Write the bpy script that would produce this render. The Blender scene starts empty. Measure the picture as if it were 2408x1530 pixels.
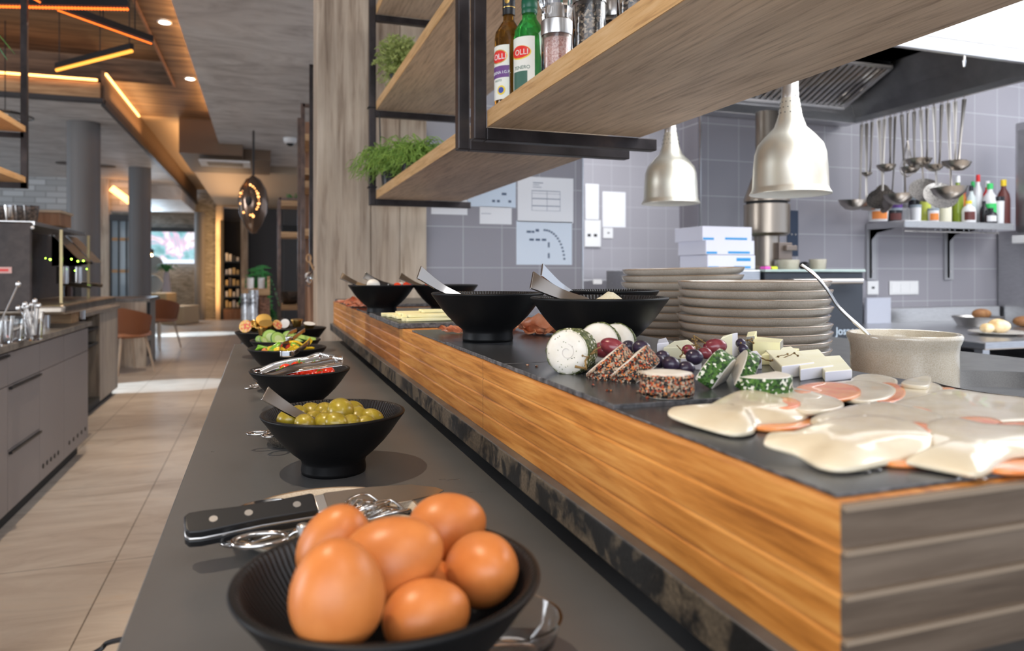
import bpy, bmesh, math, random
from mathutils import Vector, Matrix, Euler
from mathutils import noise as mnoise
R = random.Random(7)
S = bpy.context.scene
C = S.collection
PI = math.pi
V = Vector
# ------------------------------------------------------------------ camera
F = 1700.0; H = 1.15; HY = 641.0
TH = math.atan2(588, 1700); SN, CS = math.sin(TH), math.cos(TH)
cam = bpy.data.objects.new('camera', bpy.data.cameras.new('camera'))
C.objects.link(cam); S.camera = cam
cam.location = (0, 0, H); cam.rotation_euler = (PI/2, 0, -TH)
cam.data.sensor_width = 36; cam.data.lens = F/2408*36
cam.data.shift_y = -(765-HY)/2408
cam.data.clip_start = 0.02
cam.data.dof.use_dof = True; cam.data.dof.focus_distance = 0.98; cam.data.dof.aperture_fstop = 6.3
# helpers that turn a measured direction into a point of the place
def ray(px, py): return (px-1204)/F, (HY-py)/F
def PT(px, py, t):
    u, v = ray(px, py); return V((t*(SN+u*CS), t*(CS-u*SN), H+v*t))
def PZ(px, py, z):
    u, v = ray(px, py); return PT(px, py, (z-H)/v)
def PX(px, py, x):
    u, v = ray(px, py); return PT(px, py, x/(SN+u*CS))
def PY(px, py, y):
    u, v = ray(px, py); return PT(px, py, y/(CS-u*SN))
# ------------------------------------------------------------------ materials
MATS = {}
def mat(name, col=(.5,.5,.5), rough=.5, metal=0, emit=None, es=0, trans=0, ior=1.45, spec=.5, coat=0, sss=0, alpha=1):
    m = bpy.data.materials.new(name); m.use_nodes = True
    b = m.node_tree.nodes['Principled BSDF']
    b.inputs['Base Color'].default_value = (*col, 1); b.inputs['Roughness'].default_value = rough
    b.inputs['Metallic'].default_value = metal; b.inputs['IOR'].default_value = ior
    b.inputs['Specular IOR Level'].default_value = spec
    b.inputs['Transmission Weight'].default_value = trans
    b.inputs['Coat Weight'].default_value = coat
    if sss:
        b.inputs['Subsurface Weight'].default_value = sss; b.inputs['Subsurface Radius'].default_value = (.01,.006,.004)
        b.inputs['Subsurface Scale'].default_value = 1
    if emit: b.inputs['Emission Color'].default_value = (*emit, 1); b.inputs['Emission Strength'].default_value = es
    MATS[name] = m; return m
def nodes(m): return m.node_tree.nodes, m.node_tree.links, m.node_tree.nodes['Principled BSDF']
def coords(m, scale=(1,1,1), rot=(0,0,0), loc=(0,0,0), kind='Object'):
    n, l, b = nodes(m)
    tc = n.new('ShaderNodeTexCoord'); mp = n.new('ShaderNodeMapping')
    mp.inputs['Scale'].default_value = scale; mp.inputs['Rotation'].default_value = rot; mp.inputs['Location'].default_value = loc
    l.new(tc.outputs[kind], mp.inputs['Vector']); return mp.outputs[0]
def noise(m, vec, scale=5, detail=4, rough=.55, dist=0):
    n, l, b = nodes(m); t = n.new('ShaderNodeTexNoise')
    t.inputs['Scale'].default_value = scale; t.inputs['Detail'].default_value = detail
    t.inputs['Roughness'].default_value = rough; t.inputs['Distortion'].default_value = dist
    l.new(vec, t.inputs['Vector']); return t.outputs['Fac']
def ramp(m, fac, stops):
    n, l, b = nodes(m); r = n.new('ShaderNodeValToRGB'); e = r.color_ramp.elements
    while len(e) < len(stops): e.new(.5)
    for k, (p, c) in enumerate(stops):
        e[k].position = p; e[k].color = (*c, 1) if len(c) == 3 else c
    l.new(fac, r.inputs[0]); return r.outputs[0]
def mix(m, a, b_, fac, mode='MIX'):
    n, l, b = nodes(m); x = n.new('ShaderNodeMix'); x.data_type = 'RGBA'; x.blend_type = mode
    if isinstance(fac, (int, float)): x.inputs[0].default_value = fac
    else: l.new(fac, x.inputs[0])
    for i, s in ((6, a), (7, b_)):
        if isinstance(s, tuple): x.inputs[i].default_value = (*s, 1)
        else: l.new(s, x.inputs[i])
    return x.outputs[2]
def setc(m, out): nodes(m)[1].new(out, nodes(m)[2].inputs['Base Color'])
def bump(m, fac, strength=.2, dist=.002):
    n, l, b = nodes(m); x = n.new('ShaderNodeBump'); x.inputs['Strength'].default_value = strength
    x.inputs['Distance'].default_value = dist; l.new(fac, x.inputs['Height']); l.new(x.outputs[0], b.inputs['Normal'])
def noisy(name, stops, scale=5, detail=5, rough=.5, metal=0, stretch=(1,1,1), bmp=0, bd=.001, dist=0, nr=.55, **k):
    m = mat(name, (.5,.5,.5), rough, metal, **k)
    v = coords(m, stretch); f = noise(m, v, scale, detail, nr, dist)
    setc(m, ramp(m, f, stops))
    if bmp: bump(m, f, bmp, bd)
    return m
def wood(name, dark, mid, light, axis=1, fine=60, rough=.5, bmp=.15, broad=3, knots=True):
    m = mat(name, mid, rough)
    st = [1,1,1]; st[axis] = .06
    v = coords(m, tuple(st)); st2 = [1,1,1]; st2[axis] = .22
    f1 = noise(m, v, fine, 6, .65, .3)
    v2 = coords(m, tuple(st2)); f2 = noise(m, v2, broad, 3, .5, 1.2)
    c1 = ramp(m, f1, [(.3, dark), (.48, mid), (.7, light)])
    c2 = ramp(m, f2, [(.3, (.62,.58,.55)), (.5, (1,1,1)), (.72, (1.15,1.12,1.08))])
    c = mix(m, c1, c2, .8, 'MULTIPLY')
    setc(m, c); bump(m, f1, bmp, .001); return m
oak = wood('oak block', (.27,.092,.013), (.50,.195,.036), (.66,.32,.082), 1, 130, .42)
oak2 = wood('darker oak block', (.20,.062,.011), (.37,.128,.026), (.48,.20,.05), 1, 130, .42)
oak_end = wood('oak end face', (.05,.033,.022), (.105,.073,.05), (.17,.125,.09), 0, 60, .55)
oak_edge = wood('oak shelf edge', (.44,.235,.095), (.64,.375,.16), (.72,.47,.24), 1, 120, .45, .1)
oak_shelf = wood('oak shelf face', (.34,.24,.165), (.60,.46,.33), (.72,.57,.43), 1, 110, .5, .25, 5)
oldwood = wood('weathered timber', (.21,.145,.10), (.43,.335,.25), (.56,.46,.36), 2, 30, .7, .4, 4)
oldwood2 = wood('weathered timber light', (.30,.22,.15), (.54,.44,.34), (.66,.57,.45), 2, 26, .7, .4, 5)
deck = wood('ceiling boards', (.035,.022,.014), (.12,.08,.053), (.24,.165,.11), 0, 14, .65, .3, 9)
greywood = wood('grey oak panel', (.16,.13,.11), (.28,.24,.20), (.38,.33,.28), 2, 40, .6)
warmwood = wood('warm wood', (.22,.11,.05), (.42,.24,.11), (.55,.35,.18), 0, 40, .5)
chipwood = wood('brown wood board', (.15,.07,.035), (.26,.13,.07), (.34,.19,.11), 2, 30, .6)
blacksteel = noisy('black steel', [(.3,(.022,.018,.018)),(.6,(.05,.042,.042)),(.8,(.09,.065,.055))], 12, 6, .38, .7)
copper_edge = noisy('rusty steel', [(.3,(.06,.04,.035)),(.7,(.14,.09,.07))], 20, 6, .4, .6)
bowlm = noisy('matt black bowl', [(.3,(.0035,.0035,.004)),(.7,(.0055,.0055,.006))], 900, 2, .42, 0, bmp=.2, bd=.0002, spec=.3)
bowlin = mat('ribbed bowl inside', (.018,.016,.016), .36, spec=.4)
def ribs():
    m = bowlin; n, l, b = nodes(m)
    tc = n.new('ShaderNodeTexCoord'); sp = n.new('ShaderNodeSeparateXYZ'); l.new(tc.outputs['Object'], sp.inputs[0])
    a = n.new('ShaderNodeMath'); a.operation = 'ARCTAN2'; l.new(sp.outputs[1], a.inputs[0]); l.new(sp.outputs[0], a.inputs[1])
    k = n.new('ShaderNodeMath'); k.operation = 'MULTIPLY'; k.inputs[1].default_value = 110; l.new(a.outputs[0], k.inputs[0])
    s = n.new('ShaderNodeMath'); s.operation = 'SINE'; l.new(k.outputs[0], s.inputs[0])
    bump(m, s.outputs[0], .8, .0012)
ribs()
counter = noisy('grey solid counter', [(.3,(.088,.089,.090)),(.7,(.104,.104,.104))], 9, 6, .34, 0, nr=.7)
def darkstone(name, a, b_, c):
    m = mat(name, a, .45); v = coords(m)
    f = noise(m, v, 26, 4, .6, .6); g = noise(m, v, 300, 4, .7)
    c1 = ramp(m, f, [(.45, a), (.58, b_)]); c2 = ramp(m, g, [(.35, (.35,.35,.35)), (.7, (1.3,1.3,1.3))])
    setc(m, mix(m, c1, c2, .8, 'MULTIPLY')); bump(m, g, .4, .0008); return m
worktop = darkstone('dark stone worktop', (.012,.012,.012), (.13,.10,.068), None)
pass_top = noisy('pass worktop', [(.3,(.055,.055,.055)),(.7,(.10,.10,.10))], 25, 7, .33)
slate = noisy('slate', [(.25,(.033,.035,.039)),(.75,(.038,.040,.045)),(.88,(.08,.08,.085))], 60, 3, .27, 0, (.12,1,1), 0, .0003, .2, .45)
slate_edge = noisy('rough slate edge', [(.3,(.02,.02,.022)),(.55,(.09,.09,.095)),(.8,(.2,.2,.21))], 120, 6, .6, 0, bmp=1, bd=.002)
steel = noisy('stainless steel', [(.3,(.50,.50,.51)),(.7,(.60,.60,.61))], 30, 3, .28, 1, (1,1,8))
chrome = mat('polished steel', (.62,.60,.58), .10, 1)
satin = mat('satin steel', (.62,.60,.58), .3, 1)
hoodm = noisy('hood steel', [(.3,(.34,.34,.345)),(.7,(.46,.46,.465))], 8, 4, .35, 1)
lampm = noisy('brushed aluminium lamp', [(.3,(.74,.71,.60)),(.55,(.84,.82,.73)),(.75,(.66,.53,.38))], 5, 4, .36, .92, (1,1,.6))
lampin = mat('lamp inside', (.85,.85,.80), .5)
glass = mat('clear glass', (1,1,1), .02, 0, trans=1, ior=1.45)
brownglass = mat('brown glass', (.26,.11,.015), .04, 0, trans=.85, ior=1.45)
greenglass = mat('green glass', (.05,.50,.08), .04, 0, trans=.85, ior=1.45)
black = mat('black plastic', (.012,.012,.013), .35)
blackmat = mat('matt black', (.015,.015,.016), .7)
white = mat('white', (.8,.8,.8), .5)
paper = mat('paper', (.84,.85,.88), .7)
ink = mat('ink', (.10,.14,.22), .7)
lineink = mat('table lines', (.35,.33,.5), .7)
eggm = noisy('brown eggshell', [(.3,(.56,.17,.038)),(.7,(.64,.22,.058))], 60, 5, .38, 0, sss=.0, bmp=.15, bd=.0004)
olivem = noisy('olive', [(.3,(.24,.165,.010)),(.6,(.34,.25,.022)),(.72,(.52,.38,.12))], 110, 6, .3, 0, coat=.2, bmp=.25, bd=.001)
tomatom = mat('tomato', (.72,.03,.008), .18, coat=.6)
leafm = mat('green leaf', (.12,.30,.03), .5)
plantm = noisy('curly foliage', [(.3,(.10,.22,.03)),(.7,(.34,.50,.09))], 30, 2, .5)
mossm = noisy('bushy foliage', [(.3,(.17,.23,.05)),(.7,(.42,.46,.14))], 40, 2, .6)
fernm = mat('fern green', (.03,.20,.04), .5)
creamc = noisy('cream cheese slice', [(.3,(.64,.53,.37)),(.5,(.72,.62,.45)),(.7,(.74,.66,.50))], 30, 5, .24, 0, bmp=.25, bd=.0012, coat=.5)
tomslice = noisy('orange tomato slice', [(.35,(.85,.20,.05)),(.65,(.90,.36,.10))], 40, 3, .25, 0, coat=.5)
whitecheese = noisy('fresh white cheese', [(.35,(.68,.63,.54)),(.6,(.74,.70,.63))], 60, 5, .5, 0, bmp=.2, bd=.001)
rind = mat('white rind', (.74,.72,.78), .6)
yellowc = noisy('pale yellow cheese', [(.3,(.80,.72,.36)),(.7,(.86,.80,.52))], 20, 3, .45)
brie = noisy('brie', [(.3,(.84,.78,.52)),(.7,(.88,.84,.64))], 20, 3, .45)
def speck(name, base, specks, scale):
    m = mat(name, base, .6); n, l, b = nodes(m); v = coords(m)
    vo = n.new('ShaderNodeTexVoronoi'); vo.inputs['Scale'].default_value = scale; l.new(v, vo.inputs['Vector'])
    sp = n.new('ShaderNodeSeparateColor'); l.new(vo.outputs['Color'], sp.inputs[0])
    c = ramp(m, sp.outputs[0], specks); nodes(m)[2]
    m.node_tree.nodes[-1]
    for nd in n:
        if nd.type == 'VALTORGB': nd.color_ramp.interpolation = 'CONSTANT'
    setc(m, c); bump(m, vo.outputs['Distance'], .9, .0015); return m
pepperm = speck('pepper crust', (.5,.3,.2), [(0,(.02,.016,.014)),(.30,(.40,.28,.18)),(.5,(.55,.44,.32)),(.62,(.42,.06,.015)),(.78,(.10,.07,.05)),(.9,(.70,.22,.05))], 600)
herbm = speck('dried herb crust', (.2,.2,.1), [(0,(.05,.065,.012)),(.38,(.16,.17,.06)),(.76,(.75,.72,.62)),(.88,(.08,.10,.02))], 420)
parsm = speck('parsley crust', (.2,.3,.1), [(0,(.015,.05,.008)),(.36,(.045,.13,.015)),(.72,(.78,.77,.66)),(.88,(.09,.20,.03))], 420)
grapem = noisy('dark grape', [(.35,(.018,.010,.022)),(.65,(.045,.030,.062))], 50, 4, .3, 0, coat=.3)
grapered = noisy('red grape', [(.35,(.16,.015,.03)),(.65,(.28,.05,.06))], 50, 4, .25, 0, coat=.4)
stemm = mat('grape stem', (.22,.13,.04), .7)
hamm = noisy('cured ham', [(.3,(.75,.26,.11)),(.5,(.88,.42,.24)),(.7,(.92,.60,.44))], 30, 4, .35, coat=.3)
salmonm = noisy('salmon', [(.35,(.76,.24,.10)),(.65,(.90,.52,.36))], 35, 3, .3, coat=.3)
def stoneware(name, a, b_, c):
    m = mat(name, a, .22, coat=.7); v = coords(m)
    f = noise(m, v, 500, 3, .7); g = noise(m, v, 14, 3, .5)
    c1 = ramp(m, f, [(.35, a), (.6, b_)]); c2 = ramp(m, g, [(.3,(.8,.78,.75)),(.7,(1.1,1.1,1.1))])
    setc(m, mix(m, c1, c2, .8, 'MULTIPLY')); return m
plate_m = stoneware('stoneware plate', (.43,.375,.305), (.57,.52,.45), None)
plate_light = stoneware('stoneware inside', (.55,.52,.46), (.64,.61,.56), None)
plate_rim = mat('brown glazed rim', (.26,.17,.10), .25, coat=.5)
saucer_m = stoneware('beige stoneware', (.50,.42,.32), (.64,.56,.45), None)
pot_m = stoneware('glazed crock', (.50,.43,.33), (.60,.55,.46), None)
castiron = noisy('enamelled pan', [(.3,(.015,.015,.017)),(.7,(.035,.035,.038))], 500, 3, .38)
panout = noisy('pan outside', [(.45,(.015,.012,.012)),(.7,(.16,.02,.01))], 12, 5, .2, coat=.5)
def tiles(name, c1, c2, grout, w, h, mort, plane='xz', rough=.35, off=(0,0)):
    m = mat(name, c1, rough); n, l, b = nodes(m)
    tc = n.new('ShaderNodeTexCoord'); sp = n.new('ShaderNodeSeparateXYZ'); cb = n.new('ShaderNodeCombineXYZ')
    l.new(tc.outputs['Object'], sp.inputs[0])
    ix = {'x':0,'y':1,'z':2}
    for k in (0,1):
        ad = n.new('ShaderNodeMath'); ad.operation = 'ADD'; ad.inputs[1].default_value = off[k]+100*(w if k == 0 else h)
        l.new(sp.outputs[ix[plane[k]]], ad.inputs[0]); l.new(ad.outputs[0], cb.inputs[k])
    bt = n.new('ShaderNodeTexBrick'); bt.offset = 0; bt.inputs['Color1'].default_value = (*c1,1); bt.inputs['Color2'].default_value = (*c2,1)
    bt.inputs['Mortar'].default_value = (*grout,1); bt.inputs['Scale'].default_value = 1
    bt.inputs['Mortar Size'].default_value = mort; bt.inputs['Brick Width'].default_value = w; bt.inputs['Row Height'].default_value = h
    bt.inputs['Mortar Smooth'].default_value = .3
    l.new(cb.outputs[0], bt.inputs['Vector']); setc(m, bt.outputs['Color']); return m, bt
tilew, _ = tiles('grey wall tiles', (.275,.265,.295), (.295,.285,.315), (.44,.44,.47), .2, .2, .0025, 'xz', .3, (.07, .025))
floor_m, bt = tiles('stone floor tiles', (1,1,1), (.95,.95,.95), (.35,.33,.31), .574, 1.15, .003, 'xy', .42, (.554, .2))
vv = coords(floor_m, (1.2,3.5,1)); ff = noise(floor_m, vv, 1.3, 9, .68, 1.2)
cc = ramp(floor_m, ff, [(.25,(.36,.295,.24)),(.45,(.52,.445,.38)),(.6,(.61,.54,.47)),(.8,(.60,.44,.31))])
setc(floor_m, mix(floor_m, cc, bt.outputs['Color'], 1.0, 'MULTIPLY'))
ceil_m = noisy('grey plaster ceiling', [(.3,(.36,.34,.325)),(.5,(.56,.54,.52)),(.68,(.68,.66,.64))], 1.4, 8, .6, 0, (1,2.2,1), dist=1.8, nr=.62)
rubble, bt2 = tiles('stone wall', (.42,.42,.41), (.66,.66,.65), (.36,.35,.34), .34, .11, .012, 'xz', .8)
bt2.offset = .5
roughstone = noisy('carved stone wall', [(.3,(.16,.15,.13)),(.6,(.34,.32,.29)),(.8,(.45,.42,.38))], 3, 8, .8, 0, (1,1,3), .8, .03, 2)
cabinet_m = mat('grey cabinet front', (.23,.205,.20), .5)
stonetop = noisy('stone bar top', [(.3,(.11,.10,.09)),(.6,(.24,.21,.18)),(.8,(.34,.30,.25))], 18, 8, .35)
colm = mat('grey column paint', (.17,.16,.155), .5)
darkwall = mat('dark wall paint', (.07,.066,.066), .7)
beige = mat('beige trough paint', (.42,.33,.24), .7)
brownbeam = mat('bronze fascia', (.16,.10,.06), .55)
leather = mat('tan leather', (.42,.17,.08), .38)
paleleg = mat('pale wood leg', (.55,.42,.30), .5)
gold = mat('gold foil', (.85,.55,.16), .25, 1)
cuc = mat('cucumber flesh', (.42,.60,.14), .3); cuc2 = mat('cucumber heart', (.62,.72,.34), .3)
cucskin = mat('cucumber skin', (.05,.17,.02), .35)
pep_y = mat('yellow pepper', (.82,.52,.02), .25); pep_r = mat('red pepper', (.75,.05,.01), .25); pep_g = mat('green pepper', (.20,.42,.03), .25)
def emis(name, col, s): return mat(name, (0,0,0), .5, emit=col, es=s)
# ------------------------------------------------------------------ mesh helpers
def bm_(): return bmesh.new()
def obj(name, bm, m, parent=None, smooth=True, loc=None, bevel=0, subs=0, angle=True, seg=2):
    me = bpy.data.meshes.new(name); bmesh.ops.recalc_face_normals(bm, faces=bm.faces); bm.to_mesh(me); bm.free()
    ms = m if isinstance(m, (list, tuple)) else [m]
    for x in ms: me.materials.append(x)
    if smooth:
        for p in me.polygons: p.use_smooth = True
    o = bpy.data.objects.new(name, me); C.objects.link(o)
    if parent: o.parent = parent
    if loc: o.location = loc
    if bevel:
        b = o.modifiers.new('bevel', 'BEVEL'); b.width = bevel; b.segments = seg; b.limit_method = 'ANGLE'; b.angle_limit = .6
    if subs:
        s = o.modifiers.new('subdivision', 'SUBSURF'); s.levels = subs; s.render_levels = subs
    if smooth and angle and not subs:
        me.set_sharp_from_angle(angle=.7)
    return o
def thing(name, label, cat, loc=(0,0,0), rot=0, group=None):
    o = bpy.data.objects.new(name, None); C.objects.link(o); o.location = loc
    o.rotation_euler = rot if isinstance(rot, (tuple, Euler)) else (0,0,rot)
    o.empty_display_size = .05
    return tag(o, label, cat, group)
def tag(o, label, cat, group=None, kind=None):
    o['label'] = label; o['category'] = cat
    if group: o['group'] = group
    if kind: o['kind'] = kind
    return o
def struct(o, label=None):
    o['kind'] = 'structure'
    if label: o['label'] = label
    return o
def box(bm, x0, x1, y0, y1, z0, z1, M=None, mi=0):
    g = bmesh.ops.create_cube(bm, size=1)['verts']
    T = Matrix.Translation(((x0+x1)/2,(y0+y1)/2,(z0+z1)/2)) @ Matrix.Diagonal((abs(x1-x0),abs(y1-y0),abs(z1-z0),1))
    if M is not None: T = M @ T
    bmesh.ops.transform(bm, matrix=T, verts=g)
    if mi:
        for f in {f for v in g for f in v.link_faces}: f.material_index = mi
    return g
def lathe(bm, prof, n=48, M=None, mi=None, cap=False):
    rings = []
    for (r, z) in prof:
        if r < 1e-6: rings.append([bm.verts.new((0,0,z))])
        else: rings.append([bm.verts.new((r*math.cos(2*PI*k/n), r*math.sin(2*PI*k/n), z)) for k in range(n)])
    for i in range(len(rings)-1):
        a, b = rings[i], rings[i+1]
        for k in range(n):
            k2 = (k+1) % n
            if len(a) == 1 and len(b) == 1: continue
            if len(a) == 1: f = bm.faces.new((a[0], b[k], b[k2]))
            elif len(b) == 1: f = bm.faces.new((a[k], a[k2], b[0]))
            else: f = bm.faces.new((a[k], a[k2], b[k2], b[k]))
            if mi: f.material_index = mi[i] if i < len(mi) else 0
    vs = [v for r in rings for v in r]
    if M is not None: bmesh.ops.transform(bm, matrix=M, verts=vs)
    return vs
def tube(bm, pts, r, n=10, closed=False, r1=None):
    pts = [V(p) for p in pts]; N = len(pts); rings = []
    up = None
    for i, p in enumerate(pts):
        if closed: d = pts[(i+1) % N]-pts[i-1]
        else: d = pts[min(i+1,N-1)]-pts[max(i-1,0)]
        if d.length < 1e-9: d = V((0,0,1))
        d.normalize()
        if up is None:
            up = d.orthogonal().normalized()
        up = (up - d*up.dot(d))
        up = up.normalized() if up.length > 1e-6 else d.orthogonal().normalized()
        s = d.cross(up)
        rr = r if r1 is None else r+(r1-r)*i/max(1,N-1)
        rings.append([bm.verts.new(p + (up*math.cos(2*PI*k/n)+s*math.sin(2*PI*k/n))*rr) for k in range(n)])
    for i in range(N if closed else N-1):
        a, b = rings[i], rings[(i+1) % N]
        for k in range(n): bm.faces.new((a[k], a[(k+1)%n], b[(k+1)%n], b[k]))
    if not closed:
        bm.faces.new(rings[0][::-1]); bm.faces.new(rings[-1])
def ball(bm, c, rx, ry=None, rz=None, rot=None, n=20, egg=0):
    ry = ry or rx; rz = rz or rx
    g = bmesh.ops.create_uvsphere(bm, u_segments=n, v_segments=max(8,n//2+2), radius=1)['verts']
    for v in g:
        if egg: k = 1 - egg*v.co.z; v.co.x *= k; v.co.y *= k
    T = Matrix.Translation(c) @ (rot.to_matrix().to_4x4() if rot else Matrix.Identity(4)) @ Matrix.Diagonal((rx,ry,rz,1))
    bmesh.ops.transform(bm, matrix=T, verts=g); return g
def cyl(bm, a, b, r, n=24, r1=None): tube(bm, [a, b], r, n, r1=r1)
def prism(bm, poly, z0, z1, M=None):
    lo = [bm.verts.new((x,y,z0)) for x,y in poly]; hi = [bm.verts.new((x,y,z1)) for x,y in poly]
    bm.faces.new(lo[::-1]); bm.faces.new(hi)
    for i in range(len(poly)):
        j = (i+1) % len(poly); bm.faces.new((lo[i],lo[j],hi[j],hi[i]))
    if M is not None: bmesh.ops.transform(bm, matrix=M, verts=lo+hi)
def strip(bm, path, widths, normal, th=.0015, cup=0):
    """a metal band along path; width lies across the band and across `normal`"""
    path = [V(p) for p in path]; n = V(normal).normalized(); N = len(path); rows = []
    m = 6
    for i, p in enumerate(path):
        d = (path[min(i+1,N-1)]-path[max(i-1,0)]).normalized(); w = d.cross(n).normalized(); nn = w.cross(d).normalized()
        W = widths if isinstance(widths, (int,float)) else widths[i]
        top = []; bot = []
        for k in range(m+1):
            s = k/m*2-1; off = nn*(-cup*W*(1-s*s))
            top.append(bm.verts.new(p+w*(s*W/2)+off+nn*th/2)); bot.append(bm.verts.new(p+w*(s*W/2)+off-nn*th/2))
        rows.append(top+bot[::-1])
    L = len(rows[0])
    for i in range(N-1):
        for k in range(L): bm.faces.new((rows[i][k], rows[i][(k+1)%L], rows[i+1][(k+1)%L], rows[i+1][k]))
    bm.faces.new(rows[0][::-1]); bm.faces.new(rows[-1])
def spline(pts, n=6):
    pts = [V(p) for p in pts]; out = []
    for i in range(len(pts)-1):
        p0 = pts[max(i-1,0)]; p1 = pts[i]; p2 = pts[i+1]; p3 = pts[min(i+2,len(pts)-1)]
        for k in range(n):
            t = k/n
            out.append(.5*((2*p1)+(p2-p0)*t+(2*p0-5*p1+4*p2-p3)*t*t+(3*p1-p0-3*p2+p3)*t**3))
    out.append(pts[-1]); return out
def text(body, size, depth=.0004):
    cu = bpy.data.curves.new('t', 'FONT'); cu.body = body; cu.size = size; cu.extrude = depth; cu.align_x = 'CENTER'
    o = bpy.data.objects.new('t', cu); C.objects.link(o)
    dg = bpy.context.evaluated_depsgraph_get(); me = bpy.data.meshes.new_from_object(o.evaluated_get(dg))
    bm = bmesh.new(); bm.from_mesh(me); bpy.data.objects.remove(o); bpy.data.meshes.remove(me); return bm
def wrap(bm, r, a0, z):
    """bend flat lettering (x,y) round an upright cylinder of radius r, facing angle a0"""
    for v in bm.verts:
        a = a0 + v.co.x/r; rr = r + v.co.z
        v.co = V((rr*math.cos(a), rr*math.sin(a), z+v.co.y))
def patch(bm, r, a0, w, z0, z1, th=.0003, n=16):
    f = []
    for k in range(n+1):
        a = a0 + (k/n-.5)*w/r
        f.append([bm.verts.new((rr*math.cos(a), rr*math.sin(a), z)) for rr, z in ((r,z0),(r,z1),(r+th,z1),(r+th,z0))])
    for k in range(n):
        for q in range(4): bm.faces.new((f[k][q], f[k][(q+1)%4], f[k+1][(q+1)%4], f[k+1][q]))
    bm.faces.new(f[0][::-1]); bm.faces.new(f[-1])
def copy_tree(o, parent=None, loc=None, rot=None, label=None, group=None):
    c = o.copy(); C.objects.link(c); c.parent = parent
    if loc is not None: c.location = loc
    if rot is not None: c.rotation_euler = rot if isinstance(rot, (tuple, Euler)) else (0,0,rot)
    if label: c['label'] = label
    if group: c['group'] = group
    for ch in list(o.children): copy_tree(ch, c)
    return c
# ------------------------------------------------------------------ setting
ZC = H-.246; ZS = H-.11; ZW = H-.195; ZT = H-.105   # lower counter, wood step, pass worktop, slate top
CEIL = 2.9
def sbox(name, a, m, label=None, parent=None, **k):
    b = bm_(); box(b, *a); return struct(obj(name, b, m, parent, smooth=False, **k), label)
sbox('floor', (-9, 7, -3, 20, -.1, 0), floor_m)
sbox('wall_far', (-9.2, -1.08, 19.5, 19.7, 0, 3.4), roughstone)
sbox('wall_far_right', (-1.08, 7, 19.5, 19.7, 0, 3.4), darkwall)
sbox('wall_kitchen', (.74, 1.57, 3.42, 3.62, 0, 3), tilew)
sbox('wall_kitchen_right', (2.28, 7, 3.42, 3.62, 0, 3), tilew)
tileb, _ = tiles('pantry tiles', (.36,.35,.38), (.37,.36,.39), (.50,.50,.53), .2, .2, .0025, 'xz', .3, (0,.01))
tilej, _ = tiles('jamb tiles', (.27,.26,.30), (.28,.27,.31), (.50,.50,.54), .2, .2, .003, 'yz', .3, (.02, .025))
sbox('wall_jamb', (2.272, 2.2795, 3.43, 3.62, 0, 3), tilej)
sbox('wall_pantry', (.5, 6, 6.3, 6.5, 0, 3), tileb)
b = bm_(); box(b, 1.566, 1.574, 3.416, 3.624, 0, 3); box(b, 2.276, 2.284, 3.416, 3.624, 0, 3)
struct(obj('trim_1', b, steel, smooth=False))
# ceilings
sbox('ceiling', (-.55, .9, -3, 12.5, CEIL, 3.0), ceil_m)
sbox('ceiling_kitchen', (.9, 7, -3, 12.5, CEIL, 3.0), white)
sbox('ceiling_left', (-9, -1.54, 8.3, 16, CEIL, 3.0), ceil_m)
sbox('ceiling_left_far', (-9, -1.54, 16, 19.7, 2.62, 2.99), ceil_m)
sbox('ceiling_far', (-1.045, 7, 12.5, 19.7, 2.78, 2.9), beige)
sbox('ceiling_boards_ring', (-.9, -.25, -3, 10.5, 3.2, 3.5), deck)
sbox('ceiling_boards_far', (-9, -.901, 8.7, 10.5, 3.2, 3.5), deck)
sbox('ceiling_boards_inner', (-9, -.9, -3, 8.7, 3.45, 3.5), deck)
sbox('ceiling_trough', (-1.6, -1.05, 10.5, 19.4, 3.2, 3.3), beige)
b = bm_(); box(b, -.915, -.895, -3, 8.7, 3.18, 3.2); struct(obj('trim_2', b, chipwood, smooth=False))
b = bm_(); box(b, -9, -1.54, 8.22, 8.27, 2.9, 3.06); struct(obj('trim_3', b, warmwood, smooth=False))
b = bm_(); box(b, -9, -1.51, 8.19, 8.29, 2.86, 2.9); box(b, -1.54, -1.50, 8.29, 19.5, 2.84, 2.9); struct(obj('trim_4', b, mat('dark fascia',(.04,.035,.035),.5), smooth=False))
b = bm_(); box(b, -1.54, -1.51, 8.29, 19.4, 2.9, 3.2); struct(obj('trim_5', b, brownbeam, smooth=False))
b = bm_(); box(b, -1.045, -.25, 10.55, 12.5, 2.75, 3.25); box(b, -.25, .12, 10.9, 12.5, 2.75, 2.899); box(b, -1.045,-1.04,12.5,19.4,2.78,3.2)
struct(obj('trim_6', b, brownbeam, smooth=False))
sbox('wall_left', (-9.2, -9, -3, 19.7, 0, 3.3), ceil_m)
# outer side wall behind the left seating, with the stone facing and the glass door
sbox('wall_stone', (-9, -2.89, 15.3, 15.5, 0, CEIL), rubble)
sbox('wall_door_pier', (-2.89, -2.70, 15.2, 15.5, 0, CEIL), oldwood2)
sbox('wall_door_lintel', (-2.70, -2.36, 15.3, 15.4, 2.30, CEIL), rubble)
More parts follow.
